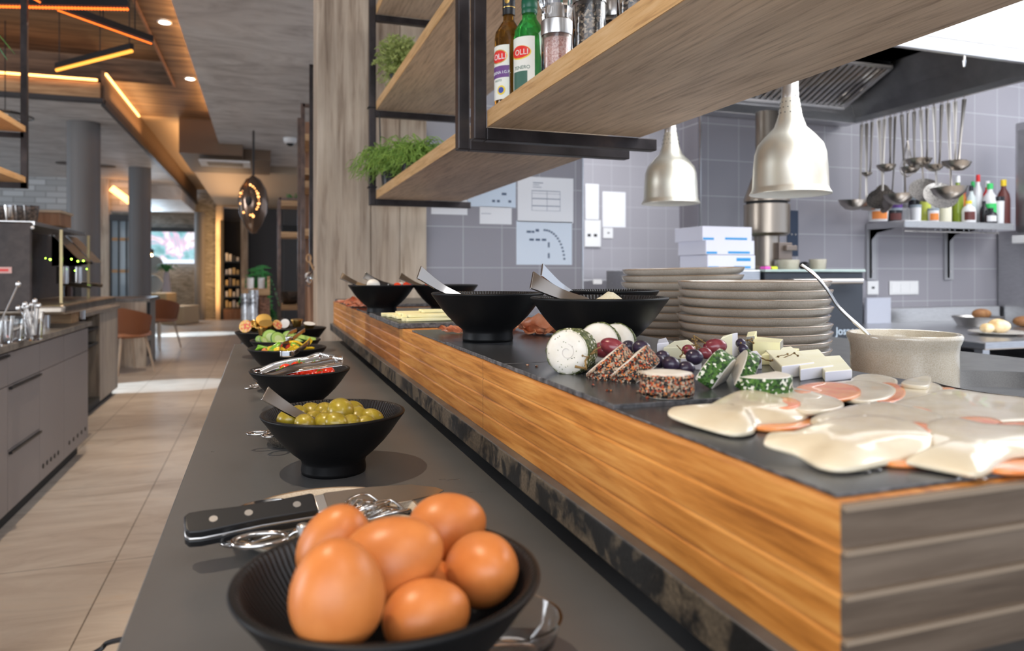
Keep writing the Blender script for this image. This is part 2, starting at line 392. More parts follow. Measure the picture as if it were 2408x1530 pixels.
# ------------------------------------------------------------------ lights
def area(name, loc, sx, sy, power, col, rot=(0,0,0)):
    l = bpy.data.lights.new(name, 'AREA'); l.shape = 'RECTANGLE'; l.size = sx; l.size_y = sy; l.energy = power; l.color = col
    o = bpy.data.objects.new(name, l); C.objects.link(o); o.location = loc; o.rotation_euler = rot; return o
w = bpy.data.worlds.new('world'); S.world = w; w.use_nodes = True
w.node_tree.nodes['Background'].inputs[0].default_value = (.72,.82,1,1); w.node_tree.nodes['Background'].inputs[1].default_value = .9
panel_m = emis('added kitchen panel', (1,.98,.96), 5)
def ceiling_panel(loc, label):  # glowing panels added to bring the kitchen ceiling up to white
    t = thing('added_light_panel', label, 'added light panel', loc, 0, 'added light panels on the kitchen ceiling')
    b = bm_(); box(b, -.62, .62, -.32, .32, -.04, 0); obj('frame', b, white, t, bevel=.004)
    b = bm_(); box(b, -.6, .6, -.3, .3, -.046, -.04); obj('diffuser', b, panel_m, t, smooth=False)
for x, y, lb in ((4.6,1.9,'added white light panel on the kitchen ceiling beyond the hood'), (1.7,.2,'added white light panel on the kitchen ceiling above the pass'), (3.3,.2,'added white light panel on the kitchen ceiling right of the pass')):
    ceiling_panel((x,y,2.9), lb)
area('kitchen_lamp', (2.6,.9,2.78), 2.6, 1.6, 62, (.93,.96,1))
area('kitchen_lamp_right', (4.9,1.6,2.78), 1.5, 2.5, 42, (.95,.97,1))
area('kitchen_lamp_near', (1.2,-.9,2.8), 1.6, 1.0, 26, (1,.97,.93))
area('pantry_lamp', (2.6,4.8,2.8), 2, 1.6, 60, (.95,.97,1))
area('daylight_left', (-8.8,12,1.6), 8, 2.4, 190, (.62,.80,1), (0,-PI/2,0))
area('left_near_fill', (-8.7,3.5,1.6), 9, 2.4, 620, (.86,.92,1), (0,-PI/2,0))  # fill added to brighten the dining room floor and ceiling
area('daylight_far', (-3.0,19.3,1.9), 1.4, 1.2, 60, (.6,.8,1), (-PI/2,0,0))
area('front_fill', (-2.5,-2.6,1.8), 6, 2.2, 120, (.9,.95,1), (PI/2,0,0))  # unseen fill added behind the camera for the near zone
downm = emis('lamp glow', (1,.93,.82), 60)
def downlight(x, y, z, p, label, ang=70):
    t = thing('downlight', label, 'downlight', (x,y,z), 0, 'recessed downlights along the ceiling edge')
    b = bm_(); lathe(b, [(.055,0),(.055,-.006),(.042,-.006),(.038,.0)], 32); obj('bezel', b, white, t)
    b = bm_(); lathe(b, [(0,-.002),(.038,-.002),(.038,-.004),(0,-.004)], 24); obj('lens', b, downm, t)
    l = bpy.data.lights.new('downlight_beam', 'SPOT'); l.energy = p; l.spot_size = math.radians(ang); l.spot_blend = .6
    l.shadow_soft_size = .022; l.color = (1,.82,.62)
    o = bpy.data.objects.new('downlight_beam', l); C.objects.link(o); o.location = (x,y,z-.02); return o
def aim(o, p): o.rotation_euler = (V(p)-o.location).to_track_quat('-Z','Y').to_euler()
d1 = downlight(-.70,.85,3.197, 105, 'small round downlight in the ceiling boards above the egg bowl', 50); aim(d1, (.25,.7,.95))
d2 = downlight(-.70,2.4,3.197, 120, 'small round downlight in the ceiling boards above the far end of the counter', 50); aim(d2, (.25,2.3,.95))
downlight(-.70,3.9,3.197, 90, 'small round downlight over the aisle beside the timber post')
q=PZ(387,52,3.197); downlight(q.x,q.y,3.197, 90, 'bright round downlight at the edge of the lit ceiling boards')
q=PZ(447,185,3.197); downlight(q.x,q.y,3.197, 90, 'round downlight at the end of the lit ceiling boards')
def point(name, loc, p, col, r=.05):
    l = bpy.data.lights.new(name, 'POINT'); l.energy = p; l.color = col; l.shadow_soft_size = r
    o = bpy.data.objects.new(name, l); C.objects.link(o); o.location = loc
# cove strips
cove = emis('warm cove light', (1,.42,.12), 5)
def bar_strip(name, a, label):
    b = bm_(); box(b, *a); tag(obj(name, b, cove, smooth=False), label, 'light strip')
bar_strip('light_strip', (-9,-1.56,8.195,8.218,3.07,3.09), 'glowing warm light strip along the far edge of the ceiling recess')
bar_strip('light_strip', (-1.508,-1.49,8.3,10.4,3.16,3.18), 'glowing warm light strip on the left side of the ceiling trough')
bar_strip('light_strip', (-.50,-.47,-2,10.4,3.005,3.02), 'glowing warm light strip hidden behind the edge of the grey ceiling')
area('cove_glow_a', (-4.2,8.1,3.0), 5.5, .1, 4, (1,.5,.18), (PI,0,0))
area('cove_glow_b', (-.46,4.4,3.03), .05, 11, 62, (1,.56,.22), (0,PI*.90,0)).data.spread = math.radians(120)
area('cove_glow_c', (-1.40,9.6,2.96), .06, 2, 7, (1,.52,.2), (PI,0,0))
area('cove_glow_d', (-1.08,13.5,2.95), .06, 5.5, 14, (1,.55,.22), (PI,0,0))
area('cove_glow_e', (-.6,14.5,2.3), .6, 4, 14, (1,.62,.32), (PI,0,0))
point('far_lamp', (-1.9,18.3,1.2), 9, (1,.6,.25), .1)
# far pier lit from the floor
b = bm_(); box(b, -1.07,-.90,19.1,19.5,0,2.78); struct(obj('wall_far_pier', b, oldwood2, smooth=False))
area('pier_wash', (-1.05,18.85,1.4), .1, 2.2, 9, (1,.55,.2), (PI/2,0,0))
# ------------------------------------------------------------------ lower counter
b = bm_(); box(b, -.090,.62,-.6,2.675,ZC-.03,ZC)
t = tag(obj('buffet_worktop', b, counter, bevel=.002), 'matt dark grey buffet counter top under the bowls', 'counter')
b = bm_(); box(b, -.06,.6,-.6,2.65,0,ZC-.031)
tag(obj('base_cabinet', b, cabinet_m, smooth=False), 'grey base cabinet under the buffet counter top', 'cabinet')
# pass worktop: dark stone slab
b = bm_(); box(b, .2497,1.645,-.6,2.88,ZW-.0275,ZW)
b.normal_update()
for f in b.faces:
    if f.normal.z > .5: f.material_index = 1
tag(obj('stone_worktop', b, [worktop, pass_top], bevel=.0015), 'mottled dark stone worktop running under the wooden plinth', 'worktop')
b = bm_(); box(b, .33,1.55,-.55,2.6,ZC+.0005,ZW-.028); tag(obj('recessed_plinth', b, blackmat, smooth=False), 'black recessed support between grey counter and stone worktop', 'support')
# wooden plinth, four stepped boards high, in segments
ridgem = mat('lit board ridge', (.27,.20,.14), .55)  # paler tone paints in the light caught by the ridge chamfers
segs = [(.2747,.865,oak),(.866,1.446,oak),(1.447,1.954,oak2),(1.955,2.86,oak)]
segl = ['nearest long block of the ridged oak plinth', 'second block of the ridged oak plinth, below the first bowl', 'darker reddish block of the ridged oak plinth', 'farthest block of the ridged oak plinth at the post']
for (y0,y1,m), lb in zip(segs, segl):
    b = bm_(); hh = .085
    g = .004
    prof = [(.28,0)]
    for k in range(4):
        z0 = hh*k/4; z1 = hh*(k+1)/4
        prof += [(.2610, z0+.0002), (.2607, z1-.0030), (.2622, z1-.0001)]
    prof[-1] = (.2612, hh); prof += [(.62,hh),(.62,0)]
    lo = [b.verts.new((x,y0,z+ZW)) for x,z in prof]; hi = [b.verts.new((x,y1,z+ZW)) for x,z in prof]
    f1 = b.faces.new(lo); f2 = b.faces.new(hi[::-1]); f1.material_index = 1
    for i in range(len(prof)):
        j = (i+1) % len(prof); b.faces.new((lo[i],hi[i],hi[j],lo[j]))
    if y0 < .3:
        for k in range(5):
            z = ZW+hh*k/4
            if k: box(b, .2613, .62, y0-.0035, y0-.0002, z-.0032, z-.0004 if k < 4 else z-.0006, mi=2)
    tag(obj('oak_plinth', b, [m, oak_end, ridgem], smooth=False), lb, 'plinth', 'oak plinth blocks')
# ------------------------------------------------------------------ slates
def slab(y0, y1, x0, x1, z, th, label, rough=False, name='slate_board'):
    t = bm_(); n = 14
    def edge(a, b_):
        out = []
        for k in range(n):
            p = a.lerp(b_, k/n); j = .0016 if rough else .0006
            out.append((p.x+R.uniform(-j,j), p.y+R.uniform(-j,j)))
        return out
    c = [V((x0,y0)),V((x1,y0)),V((x1,y1)),V((x0,y1))]
    pl = []
    for i in range(4): pl += edge(c[i], c[(i+1)%4])
    prism(t, pl, z, z+th); bmesh.ops.recalc_face_normals(t, faces=t.faces)
    for f in t.faces:
        if abs(f.normal.z) < .5: f.material_index = 1
    return tag(obj(name, t, [slate, slate_edge], smooth=False, bevel=.0008 if not rough else .002, seg=1), label, 'slate')
slab(.2815,.515,.2645,.60,ZS,.002,'nearest slate board carrying the cream cheese slices on tomato')
slab(.5175,.79,.2645,.60,ZS,.005,'slate board carrying the herb cheeses and grapes')
slab(.7925,1.075,.2645,.60,ZS,.005,'slate board under the two front black bowls')
slab(1.0775,1.335,.2645,.60,ZS,.003,'slate board with cured ham behind the first bowl')
slab(1.87,2.18,.2645,.60,ZS,.004,'thin slate under the far pair of black bowls')
slab(1.41,1.82,.252,.60,ZS,.011,'thick rough-edged slate board carrying the cheese sticks', True)
slab(2.30,2.82,.264,.60,ZS,.011,'thick slate board with salmon slices at the far end of the plinth', True)
# ------------------------------------------------------------------ bowls
def make_bowl():
    t = thing('black_bowl', '', 'bowl')
    r, h = .0825, .0685
    out = [(0,.003),(.028,.003),(.031,0),(.0365,0),(.0372,.004),(.0362,.012),(.0375,.0165),(.047,.0245),(.0585,.036),(.0675,.047),(.0755,.0585),(.0815,.0665),(.0825,.0685),(.0822,.0695),(.081,.0702),(.0785,.0702)]
    inn = [(.0785,.0702),(.0772,.0694),(.0762,.068),(.072,.0598),(.0645,.049),(.055,.038),(.043,.0275),(.032,.0215),(.0,.019)]
    b = bm_(); lathe(b, out, 96); obj('outer_wall', b, bowlm, t, angle=False)
    b = bm_(); lathe(b, inn, 96); obj('ribbed_inside', b, bowlin, t, angle=False)
    return t
BW = make_bowl(); bowls = {}
def bowl(key, px, t, z, label, first=False):
    p = PT(px, 640, t); loc = (p.x, p.y, z)
    o = BW if first else copy_tree(BW)
    o.location = loc; tag(o, label, 'bowl', 'matt black bowls'); bowls[key] = V(loc); return o
ZT1 = ZS+.0052
bowl('egg', 915, 0.418, ZC, 'nearest black bowl, filled with brown eggs', True).scale = (1.06,1.06,1.06)
bowl('olive', 785, 0.899, ZC, 'black bowl of green olives in the middle of the grey counter')
bowl('tomato', 706, 1.297, ZC, 'black bowl of cherry tomatoes with steel tongs lying across it')
bowl('pepper', 676, 1.669, ZC, 'black bowl of pepper strips behind the tomatoes')
bowl('cuc', 672, 1.866, ZC, 'black bowl of cucumber slices behind the pepper strips')
bowl('jamL', 626, 2.135, ZC, 'left of the two farthest bowls on the counter, with gold jam cups')
bowl('jamR', 700, 2.270, ZC, 'right of the two farthest bowls on the counter, with a gold cup')
bowl('s1', 1147, 1.120, ZT1, 'black bowl on the plinth standing alone left of the herb cheese')
bowl('s2', 1409, 0.919, ZT1, 'black bowl on the plinth behind the herb cheese, heaped with pale mash')
bowl('s3', 1432, 1.280, ZT1, 'black bowl half hidden behind the one with the pale mash')
bowl('f1', 898, 1.907, ZS+.0042, 'far left black bowl on the plinth, holding mozzarella')
bowl('f2', 1047, 1.928, ZS+.0042, 'far right black bowl on the plinth, with red and white pieces')
INN = [(.0,.019),(.032,.0215),(.043,.0275),(.055,.038),(.0645,.049),(.072,.0598),(.0762,.068),(.078,.0702)]
def inb(key, p, r):
    c = bowls[key]; h = p.z-c.z-r*.45; R_ = .078 if h > .0702 else .0
    if h <= .0702:
        for (ra,za),(rb,zb_) in zip(INN, INN[1:]):
            if za <= h <= zb_: R_ = ra+(rb-ra)*(h-za)/(zb_-za)
    mx = max(R_-r*.92, .0); d = V((p.x-c.x,p.y-c.y))
    if d.length > mx: d = d.normalized()*mx
    return V((c.x+d.x,c.y+d.y,max(p.z,c.z+.0195+r*.8)))
# ------------------------------------------------------------------ eggs
def egg(px, py, t, rx, rz, rot, label):
    b = bm_(); ball(b, (0,0,0), rx, rx, rz, None, 40, .13)
    o = obj('egg', b, eggm, angle=False); o.location = PT(px,py,t*1.0366); o.rotation_euler = rot
    tag(o, label, 'egg', 'brown eggs')
egg(792,1392,.345,.0232,.0272,(.15,-.1,0),'large brown egg at the front left of the bowl')
egg(922,1315,.395,.0235,.0300,(.5,1.15,.25),'brown egg lying on its side in the middle of the bowl')
egg(790,1285,.425,.0225,.028,(.4,.25,0),'brown egg mostly hidden at the back left of the bowl')
egg(1052,1240,.462,.0225,.0265,(.3,1.35,.3),'brown egg at the back of the bowl beside the knife')
egg(1136,1338,.412,.0212,.0250,(1.2,.1,.1),'round brown egg at the right side of the bowl')
egg(1004,1450,.372,.0195,.0235,(.2,1.4,.2),'low brown egg at the front right of the bowl')
egg(1010,1400,.415,.020,.024,(.2,1.4,.9),'brown egg buried under the others')
# ------------------------------------------------------------------ olives
def scatter(name, pts, m, r, label, cat, group, sq=.8, var=.08, parts=None, deflab=None):
    for i, q in enumerate(pts):
        c = q[0]; rr = r*(1+R.uniform(-var,var))*(q[1] if len(q) > 1 else 1)
        b = bm_(); ball(b, (0,0,0), rr*sq, rr*sq, rr, None, 24)
        mm = q[2] if len(q) > 2 and q[2] else m
        o = obj(name, b, mm, angle=False); o.location = c
        o.rotation_euler = (R.uniform(.9,2.1), R.uniform(-.6,.6), R.uniform(0,6))
        lb = (q[3] if len(q) > 3 else label); tag(o, lb, cat, group)
OL = 'green olive among the heap in the olive bowl'
ol = [((800,967),.845,1.15,'big green olive on top of the heap'),((762,969),.87,1,'green olive left of the topmost one'),((842,982),.85,1,'green olive with a dark fold, right of the topmost one'),((874,985),.85,.9,OL),((829,965),.885,.9,OL),
      ((678,987),.83,1.0,'green olive nearest the left rim of its bowl'),((717,996),.81,.9,OL),((738,988),.85,1,OL),((735,974),.88,1,OL),((700,975),.86,.95,OL),((790,998),.80,.95,'green olive at the front rim of its bowl'),((768,996),.815,.95,OL),((822,1000),.82,.9,OL),((856,1002),.83,.9,OL),((884,1000),.85,.8,OL),((780,985),.86,1,OL),((705,1004),.84,.9,OL),((760,985),.9,1,OL),((818,982),.9,1,OL)]
scatter('olive', [(inb('olive',PT(p[0],p[1],t*1.0366),.0145*k),k,None,lb) for p,t,k,lb in ol], olivem, .0165, OL, 'olive', 'green olives in the black bowl', .80)
# ------------------------------------------------------------------ cherry tomatoes
TL = 'cherry tomato in the black bowl'
tm = [((737,880),1.235,1.15,'largest looking cherry tomato in the middle of the bowl'),((772,886),1.25,1.1,'cherry tomato with a green stalk at the right of the bowl'),((753,877),1.29,1,TL),((700,874),1.25,1.1,TL),((715,876),1.29,1,TL),((690,888),1.22,.95,TL),((664,888),1.23,.9,'leftmost cherry tomato in the bowl'),((672,878),1.28,1,TL),((730,892),1.21,.9,TL),((756,892),1.22,.9,TL),((712,888),1.24,1,TL)]
for (p,t,k,lb) in tm:
    root = thing('cherry_tomato', lb, 'tomato', (lambda q: V((q.x,q.y,max(q.z,bowls['tomato'].z+.058))))(inb('tomato',PT(p[0],p[1]-8,t*1.016),.0125*k)), 0, 'cherry tomatoes')
    b = bm_(); ball(b, (0,0,0), .0125*k, .0125*k, .0115*k, None, 24); obj('fruit', b, tomatom, root, angle=False)
    b = bm_()
    for a in range(5):
        an = a*2*PI/5+R.random(); tube(b, spline([(0,0,.0113*k),(.004*math.cos(an),.004*math.sin(an),.0125*k),(.0075*math.cos(an),.0075*math.sin(an),.0135*k)],3), .0006, 5)
    cyl(b, (0,0,.011*k),(0.001,.001,.018*k),.0007,6); obj('stalk', b, leafm, root)
    root.rotation_euler = (R.uniform(-.6,.6), R.uniform(-.6,.6), R.uniform(0,6))
# ------------------------------------------------------------------ serving tongs over the tomatoes
root = thing('serving_tongs', 'steel serving tongs with scalloped tips lying across the tomato bowl', 'tongs')
T0 = 1.21
def arm(pts, ws, par):
    b = bm_(); pp = spline([PT(x,y,t*1.0366) for x,y,t in pts], 6); n = len(pp)
    W = [ws[min(int(i/(n-1)*(len(ws)-1)),len(ws)-2)] + (ws[min(int(i/(n-1)*(len(ws)-1)),len(ws)-2)+1]-ws[min(int(i/(n-1)*(len(ws)-1)),len(ws)-2)])*((i/(n-1)*(len(ws)-1)) % 1) for i in range(n)]
    W[-1] = ws[-1]
    strip(b, pp, W, (.15,-.75,.65), .0012, .18); return obj('arm', b, chrome, par, angle=False)
arm([(612,885,1.20),(645,880,1.19),(690,866,1.18),(735,860,1.18),(775,853,1.18),(806,848,1.18)], [.014,.015,.018,.015,.018,.020], root)
arm([(608,876,1.235),(645,860,1.25),(690,850,1.26),(722,845,1.27),(752,838,1.28),(782,844,1.28)], [.012,.014,.016,.013,.019,.021], root)
b = bm_(); pp = spline([PT(616,886,1.242),PT(600,884,1.249),PT(597,880,1.267),PT(612,876,1.281)],5); strip(b, pp, .017, V((0,0,1)).cross(V((.3,1,0))), .0014)
obj('spring_bend', b, chrome, root, angle=False)
b = bm_()
for k in range(7):
    p = PT(783+k*3.4, 842+k*.6, 1.223); cyl(b, p, p+V((.0012,0,.0025)), .0011, 6)
    p = PT(752+k*3.4, 833+k*.9, 1.327); cyl(b, p, p+V((.0012,0,.0025)), .0011, 6)
obj('teeth', b, chrome, root)
# ------------------------------------------------------------------ serving spoons: (tip px, entry px)
def server(tip, tt, end, te, w0, w1, label, nrm=(.0,-.9,.45), fork=False):
    root = thing('serving_spoon', label, 'spoon', (0,0,0), 0, 'steel serving spoons in the bowls')
    a = PT(*tip, tt*1.0366); c = PT(*end, te*1.0366); mid = a.lerp(c,.5)+V((0,0,-.004))
    pp = spline([a, mid, c],10); n = len(pp); b = bm_()
    strip(b, pp, [w0+(w1-w0)*(i/(n-1))**.8 for i in range(n)], nrm, .0028)
    obj('handle', b, chrome, root, bevel=.0005, angle=True)
    d = (c-a).normalized(); e = c+d*.028
    b = bm_(); ball(b, (0,0,0), .015,.02,.004, None, 16); q = d.to_track_quat('Y','Z')
    bmesh.ops.transform(b, matrix=Matrix.Translation(c+d*.012) @ q.to_matrix().to_4x4(), verts=b.verts); obj('spoon_bowl', b, chrome, root)
    return root
server((622,924),.80,(765,1000),.835,.0185,.0065,'steel spoon with a broad flat handle leaning in the olive bowl',(.1,-.8,.6))
server((985,640),1.03,(1088,699),1.08,.0225,.008,'steel spoon leaning in the bowl that stands alone on the plinth')
server((1250,658),.84,(1384,708),.875,.0245,.008,'front one of two steel spoons in the bowl of pale mash')
server((1274,634),1.13,(1352,692),1.20,.0235,.008,'rear one of two steel spoons crossing above the bowl of mash')
server((802,648),1.80,(872,676),1.83,.021,.006,'leftmost steel spoon, in the bowl with mozzarella',(.12,-.82,.58))
server((857,647),1.86,(918,669),1.88,.021,.006,'second steel spoon behind the mozzarella')
server((941,648),1.83,(1008,677),1.85,.021,.006,'steel spoon in the far bowl of red and white pieces',(.12,-.82,.58))
# contents of the plinth bowls
b = bm_(); ball(b, (0,0,0), .062,.062,.012, None, 40)
for v in b.verts: v.co += V((mnoise.noise(v.co*90),mnoise.noise(v.co*90+V((5,5,5))),mnoise.noise(v.co*70)))*.004; 
c = bowls['s2']
for v in b.verts:
    d = (v.co-V((.012,.0,0))); v.co.z += .016*math.exp(-(d.x**2+d.y**2)/.00022) if v.co.z > 0 else 0
o = obj('mash', b, noisy('pale mash', [(.3,(.78,.68,.44)),(.7,(.85,.80,.66))], 300, 4, .6, 0, bmp=.8, bd=.003), angle=False); o.location = c+V((.004,0,.055)); tag(o, 'pale crumbly mash heaped to a point in the black bowl', 'food', kind='stuff')
def blobs(name, pts, r, m, label, cat, group, flat=.6):
    for p, k in pts:
        b = bm_(); ball(b, (0,0,0), r*k, r*k*.9, r*flat*k, None, 20)
        o = obj(name, b, m, angle=False); o.location = p; o.rotation_euler = (R.uniform(-.3,.3),R.uniform(-.3,.3),R.uniform(0,6)); tag(o, label, cat, group)
blobs('mozzarella', [(PT(878,669,1.907),1.2)], .016, whitecheese, 'white mozzarella ball in the far left bowl on the plinth', 'mozzarella', None, .75)
blobs('red_radish', [(PT(935,670,1.928),.8)], .013, pep_r, 'small red piece left in the far bowl', 'radish', None)
blobs('red_radish', [(PT(958,669,1.938),1)], .013, pep_r, 'red piece beside the white one in the far bowl', 'radish', None)
blobs('red_radish', [(PT(1008,671,1.938),.8)], .013, pep_r, 'red piece right of the spoon in the far bowl', 'radish', None)
blobs('feta_piece', [(PT(966,668,1.97),1),(PT(942,668,1.97),.7)], .012, whitecheese, 'small white cheese piece among the red ones', 'cheese', 'white cheese pieces in the far bowl')
# ------------------------------------------------------------------ pepper strips, cucumber
def curve_piece(name, p, L, w, m, rot, label, cat, group, bend=.5):
    b = bm_(); pts = [(L*math.sin((k/8-.5)*bend*2)/max(bend,.1)/2, 0, -L*bend*.3*((k/8-.5)*2)**2) for k in range(9)]
    strip(b, pts, [w*(.5+.5*math.sin(PI*(.12+.76*k/8))) for k in range(9)], (0,0,1), .0035, .25)
    o = obj(name, b, m, angle=False); o.location = p; o.rotation_euler = rot; tag(o, label, cat, group)
G = 'pepper strips in the black bowl'
for (x,y,t,m,L,lb) in [(645,822,1.57,pep_y,.03,'broad yellow pepper piece left of the tongs'),(654,826,1.54,pep_y,.03,'yellow pepper piece against the tongs bend'),(650,818,1.6,pep_r,.03,'red pepper piece left of the tongs'),(685,815,1.62,pep_r,.04,'red pepper piece right of the tongs'),(668,813,1.63,pep_g,.035,'green pepper piece above the tongs bend'),(612,820,1.58,pep_g,.04,'upright green pepper strip at the left'),(622,829,1.54,pep_g,.05,'green pepper strip along the left rim'),(600,824,1.6,pep_g,.03,'short green pepper strip on the left rim'),(608,828,1.56,tomslice,.02,'small orange pepper bit at the left rim'),(700,822,1.58,pep_g,.035,'light green pepper strip right of the tongs'),(712,815,1.6,pep_y,.06,'long yellow pepper strip crossing the heap'),(722,812,1.63,pep_y,.05,'yellow pepper strip standing up at the right'),(730,825,1.57,pep_y,.05,'yellow pepper strip reaching the right rim'),(690,828,1.54,pep_y,.04,'narrow yellow strip in front of the tongs'),(718,828,1.55,pep_y,.04,'low yellow pepper strip at the front right')]:
    curve_piece('pepper_strip', (lambda q: V((q.x,q.y,max(q.z,bowls['pepper'].z+.062))))(inb('pepper',PT(x,y-4,t*1.0366),.022)), L, .012, m, (R.uniform(-.9,.9)+.6,R.uniform(-.9,.9),R.uniform(-.6,.8)), lb, 'pepper', G, R.uniform(.4,1))
def disc_piece(name, p, r, th, rot, ms, label, cat, group, half=False):
    b = bm_(); lathe(b, [(0,-th/2),(r*.55,-th/2),(r*.93,-th/2),(r,-th*.4),(r,th*.4),(r*.93,th/2),(r*.55,th/2),(0,th/2)], 36, mi=[2,0,1,1,1,0,2])
    if half: bmesh.ops.bisect_plane(b, geom=b.verts[:]+b.edges[:]+b.faces[:], plane_co=(0,0,0), plane_no=(1,0,0), clear_outer=True); bmesh.ops.holes_fill(b, edges=b.edges)
    o = obj(name, b, ms, bevel=.0008); o.location = p; o.rotation_euler = rot; return tag(o, label, cat, group)
G = 'cucumber slices in the black bowl'; CM = [cuc, cucskin, cuc2]
for i,(x,y,t,r,rot,lb) in enumerate([(636,795,1.79,.021,(1.15,.35,.1),'large cucumber slice standing at the left of the bowl'),(655,801,1.75,.022,(1.0,.5,.3),'cucumber slice in front of the standing one'),(678,794,1.82,.017,(1.2,.1,0),'cucumber slice behind the tongs'),(621,803,1.76,.013,(.9,.2,.7),'small cucumber slice at the left rim'),(700,804,1.76,.016,(.5,.2,.5),'low cucumber slice right of the tongs'),(692,800,1.8,.018,(.6,-.2,.5),'cucumber slice beside the long wedge'),(606,800,1.79,.010,(1.2,.9,0),'tiny cucumber piece beyond the left rim'),(660,808,1.74,.018,(.3,.1,0),'cucumber slice lying low in the bowl'),(710,808,1.74,.014,(.3,.2,0),'cucumber slice at the front right rim')]):
    disc_piece('cucumber_slice', inb('cuc',PT(x,y-2,t*1.0366),.012), r, .004, rot, CM, lb, 'cucumber', G)
b = bm_(); strip(b, spline([PT(692,789,1.845),PT(718,795,1.845),PT(742,800,1.856)],5), .013, (.1,-.7,.7), .005); bmesh.ops.recalc_face_normals(b, faces=b.faces)
for f in b.faces: f.material_index = 0 if f.normal.z > .3 else 1
tag(obj('cucumber_wedge', b, CM, smooth=False), 'long cucumber wedge with dark skin at the right of the bowl', 'cucumber', G)
def utong(px, py, t, w, hgt, label):
    root = thing('small_tongs', label, 'tongs')
    a = PT(px,py,t*1.0366); X = V((CS,-SN,0)); Y = V((SN,CS,0))
    for s in (-1,1):
        b = bm_(); strip(b, spline([a+X*(s*w/2), a+X*(s*w*.9)+Y*.05+V((0,0,.012)), a+X*(s*w*.75)+Y*.10+V((0,0,.016))],5), .011, X, .0012); obj('arm', b, chrome, root, angle=False)
    b = bm_(); strip(b, spline([a-X*w/2, a-X*w*.3-Y*.006, a+X*w*.3-Y*.006, a+X*w/2],5), hgt, (-Y), .0014); obj('spring_bend', b, chrome, root, angle=False)
utong(674,831,1.52,.030,.0135,'small steel tongs in the pepper bowl, bend towards the camera')
utong(679,799,1.70,.014,.018,'small steel tongs in the cucumber bowl')
# ------------------------------------------------------------------ portion cups
def cup(px, py, t, r, rot, label, lidm=None):
    root = thing('portion_cup', label, 'cup', PT(px,py,t*1.0366), rot, 'foil portion cups in the far bowls')
    b = bm_(); lathe(b, [(0,-.011),(r*.7,-.011),(r*.95,.008),(r*1.08,.009),(r*1.08,.0105),(r*.9,.0105)], 28); obj('foil_cup', b, gold, root)
    b = bm_(); lathe(b, [(r*1.06,.0107),(r*1.06,.0113),(0,.0118)], 28); obj('lid', b, lidm or gold, root)
pinklid = noisy('printed pink lid', [(.4,(.75,.12,.08)),(.5,(.8,.55,.1)),(.65,(.85,.4,.3))], 120, 2, .4)
cup(580,768,2.02,.017,(1.35,0,-.3),'portion cup with a pink printed lid facing out',pinklid)
cup(598,768,2.04,.016,(-.6,.5,.3),'gold portion cup beside the pink lid')
cup(620,756,2.05,.020,(.7,-.2,.2),'topmost gold portion cup of the left bowl')
cup(625,767,2.0,.018,(.5,-.1,.2),'large gold portion cup below the topmost')
cup(648,766,2.05,.014,(1.0,.7,.2),'tilted portion cup with a red lid',pinklid)
cup(617,778,1.98,.014,(.1,0,0),'gold portion cup low at the front rim')
cup(672,763,2.15,.014,(.9,-.9,.2),'white lidded portion cup in the right bowl',white)
cup(698,759,2.15,.017,(.08,0,0),'gold portion cup standing upright in the right bowl')
cup(727,768,2.2,.017,(.25,.1,0),'flat white lidded cup at the right rim',white)
# ------------------------------------------------------------------ beige saucers with scissor tongs
def saucer(p, r, label, first=[]):
    if first:
        c = copy_tree(first[0], None, p, 0, label); c.scale = (.62,.62,.8); return c
    t = thing('saucer', label, 'plate', p, 0, 'beige stoneware saucers behind the bowls')
    b = bm_(); lathe(b, [(0,.003),(r*.5,.003),(r*.52,0),(r*.58,0),(r*.6,.003),(r*.86,.008),(r*.99,.017),(r,.0185),(r*.985,.0195),(r*.955,.0185),(r*.84,.011),(r*.6,.0065),(0,.006)], 72)
    obj('dish', b, saucer_m, t); b = bm_()
    tube(b, [(r*.993*math.cos(a*PI/36), r*.993*math.sin(a*PI/36), .019) for a in range(72)], .0012, 6, True); obj('rim', b, plate_rim, t)
    first.append(t); return t
sp = PZ(768,1238,ZC+.008); saucer((sp.x,sp.y,ZC), .087, 'beige saucer carrying the knife and the nearest scissor tongs')
s2 = PZ(712,1026,ZC+.008); saucer((s2.x,s2.y,ZC), .087, 'beige saucer mostly hidden behind the olive bowl')
s3 = PZ(664,900,ZC+.014); saucer((s3.x,s3.y,ZC), .087, 'beige saucer showing left of the tomato bowl')
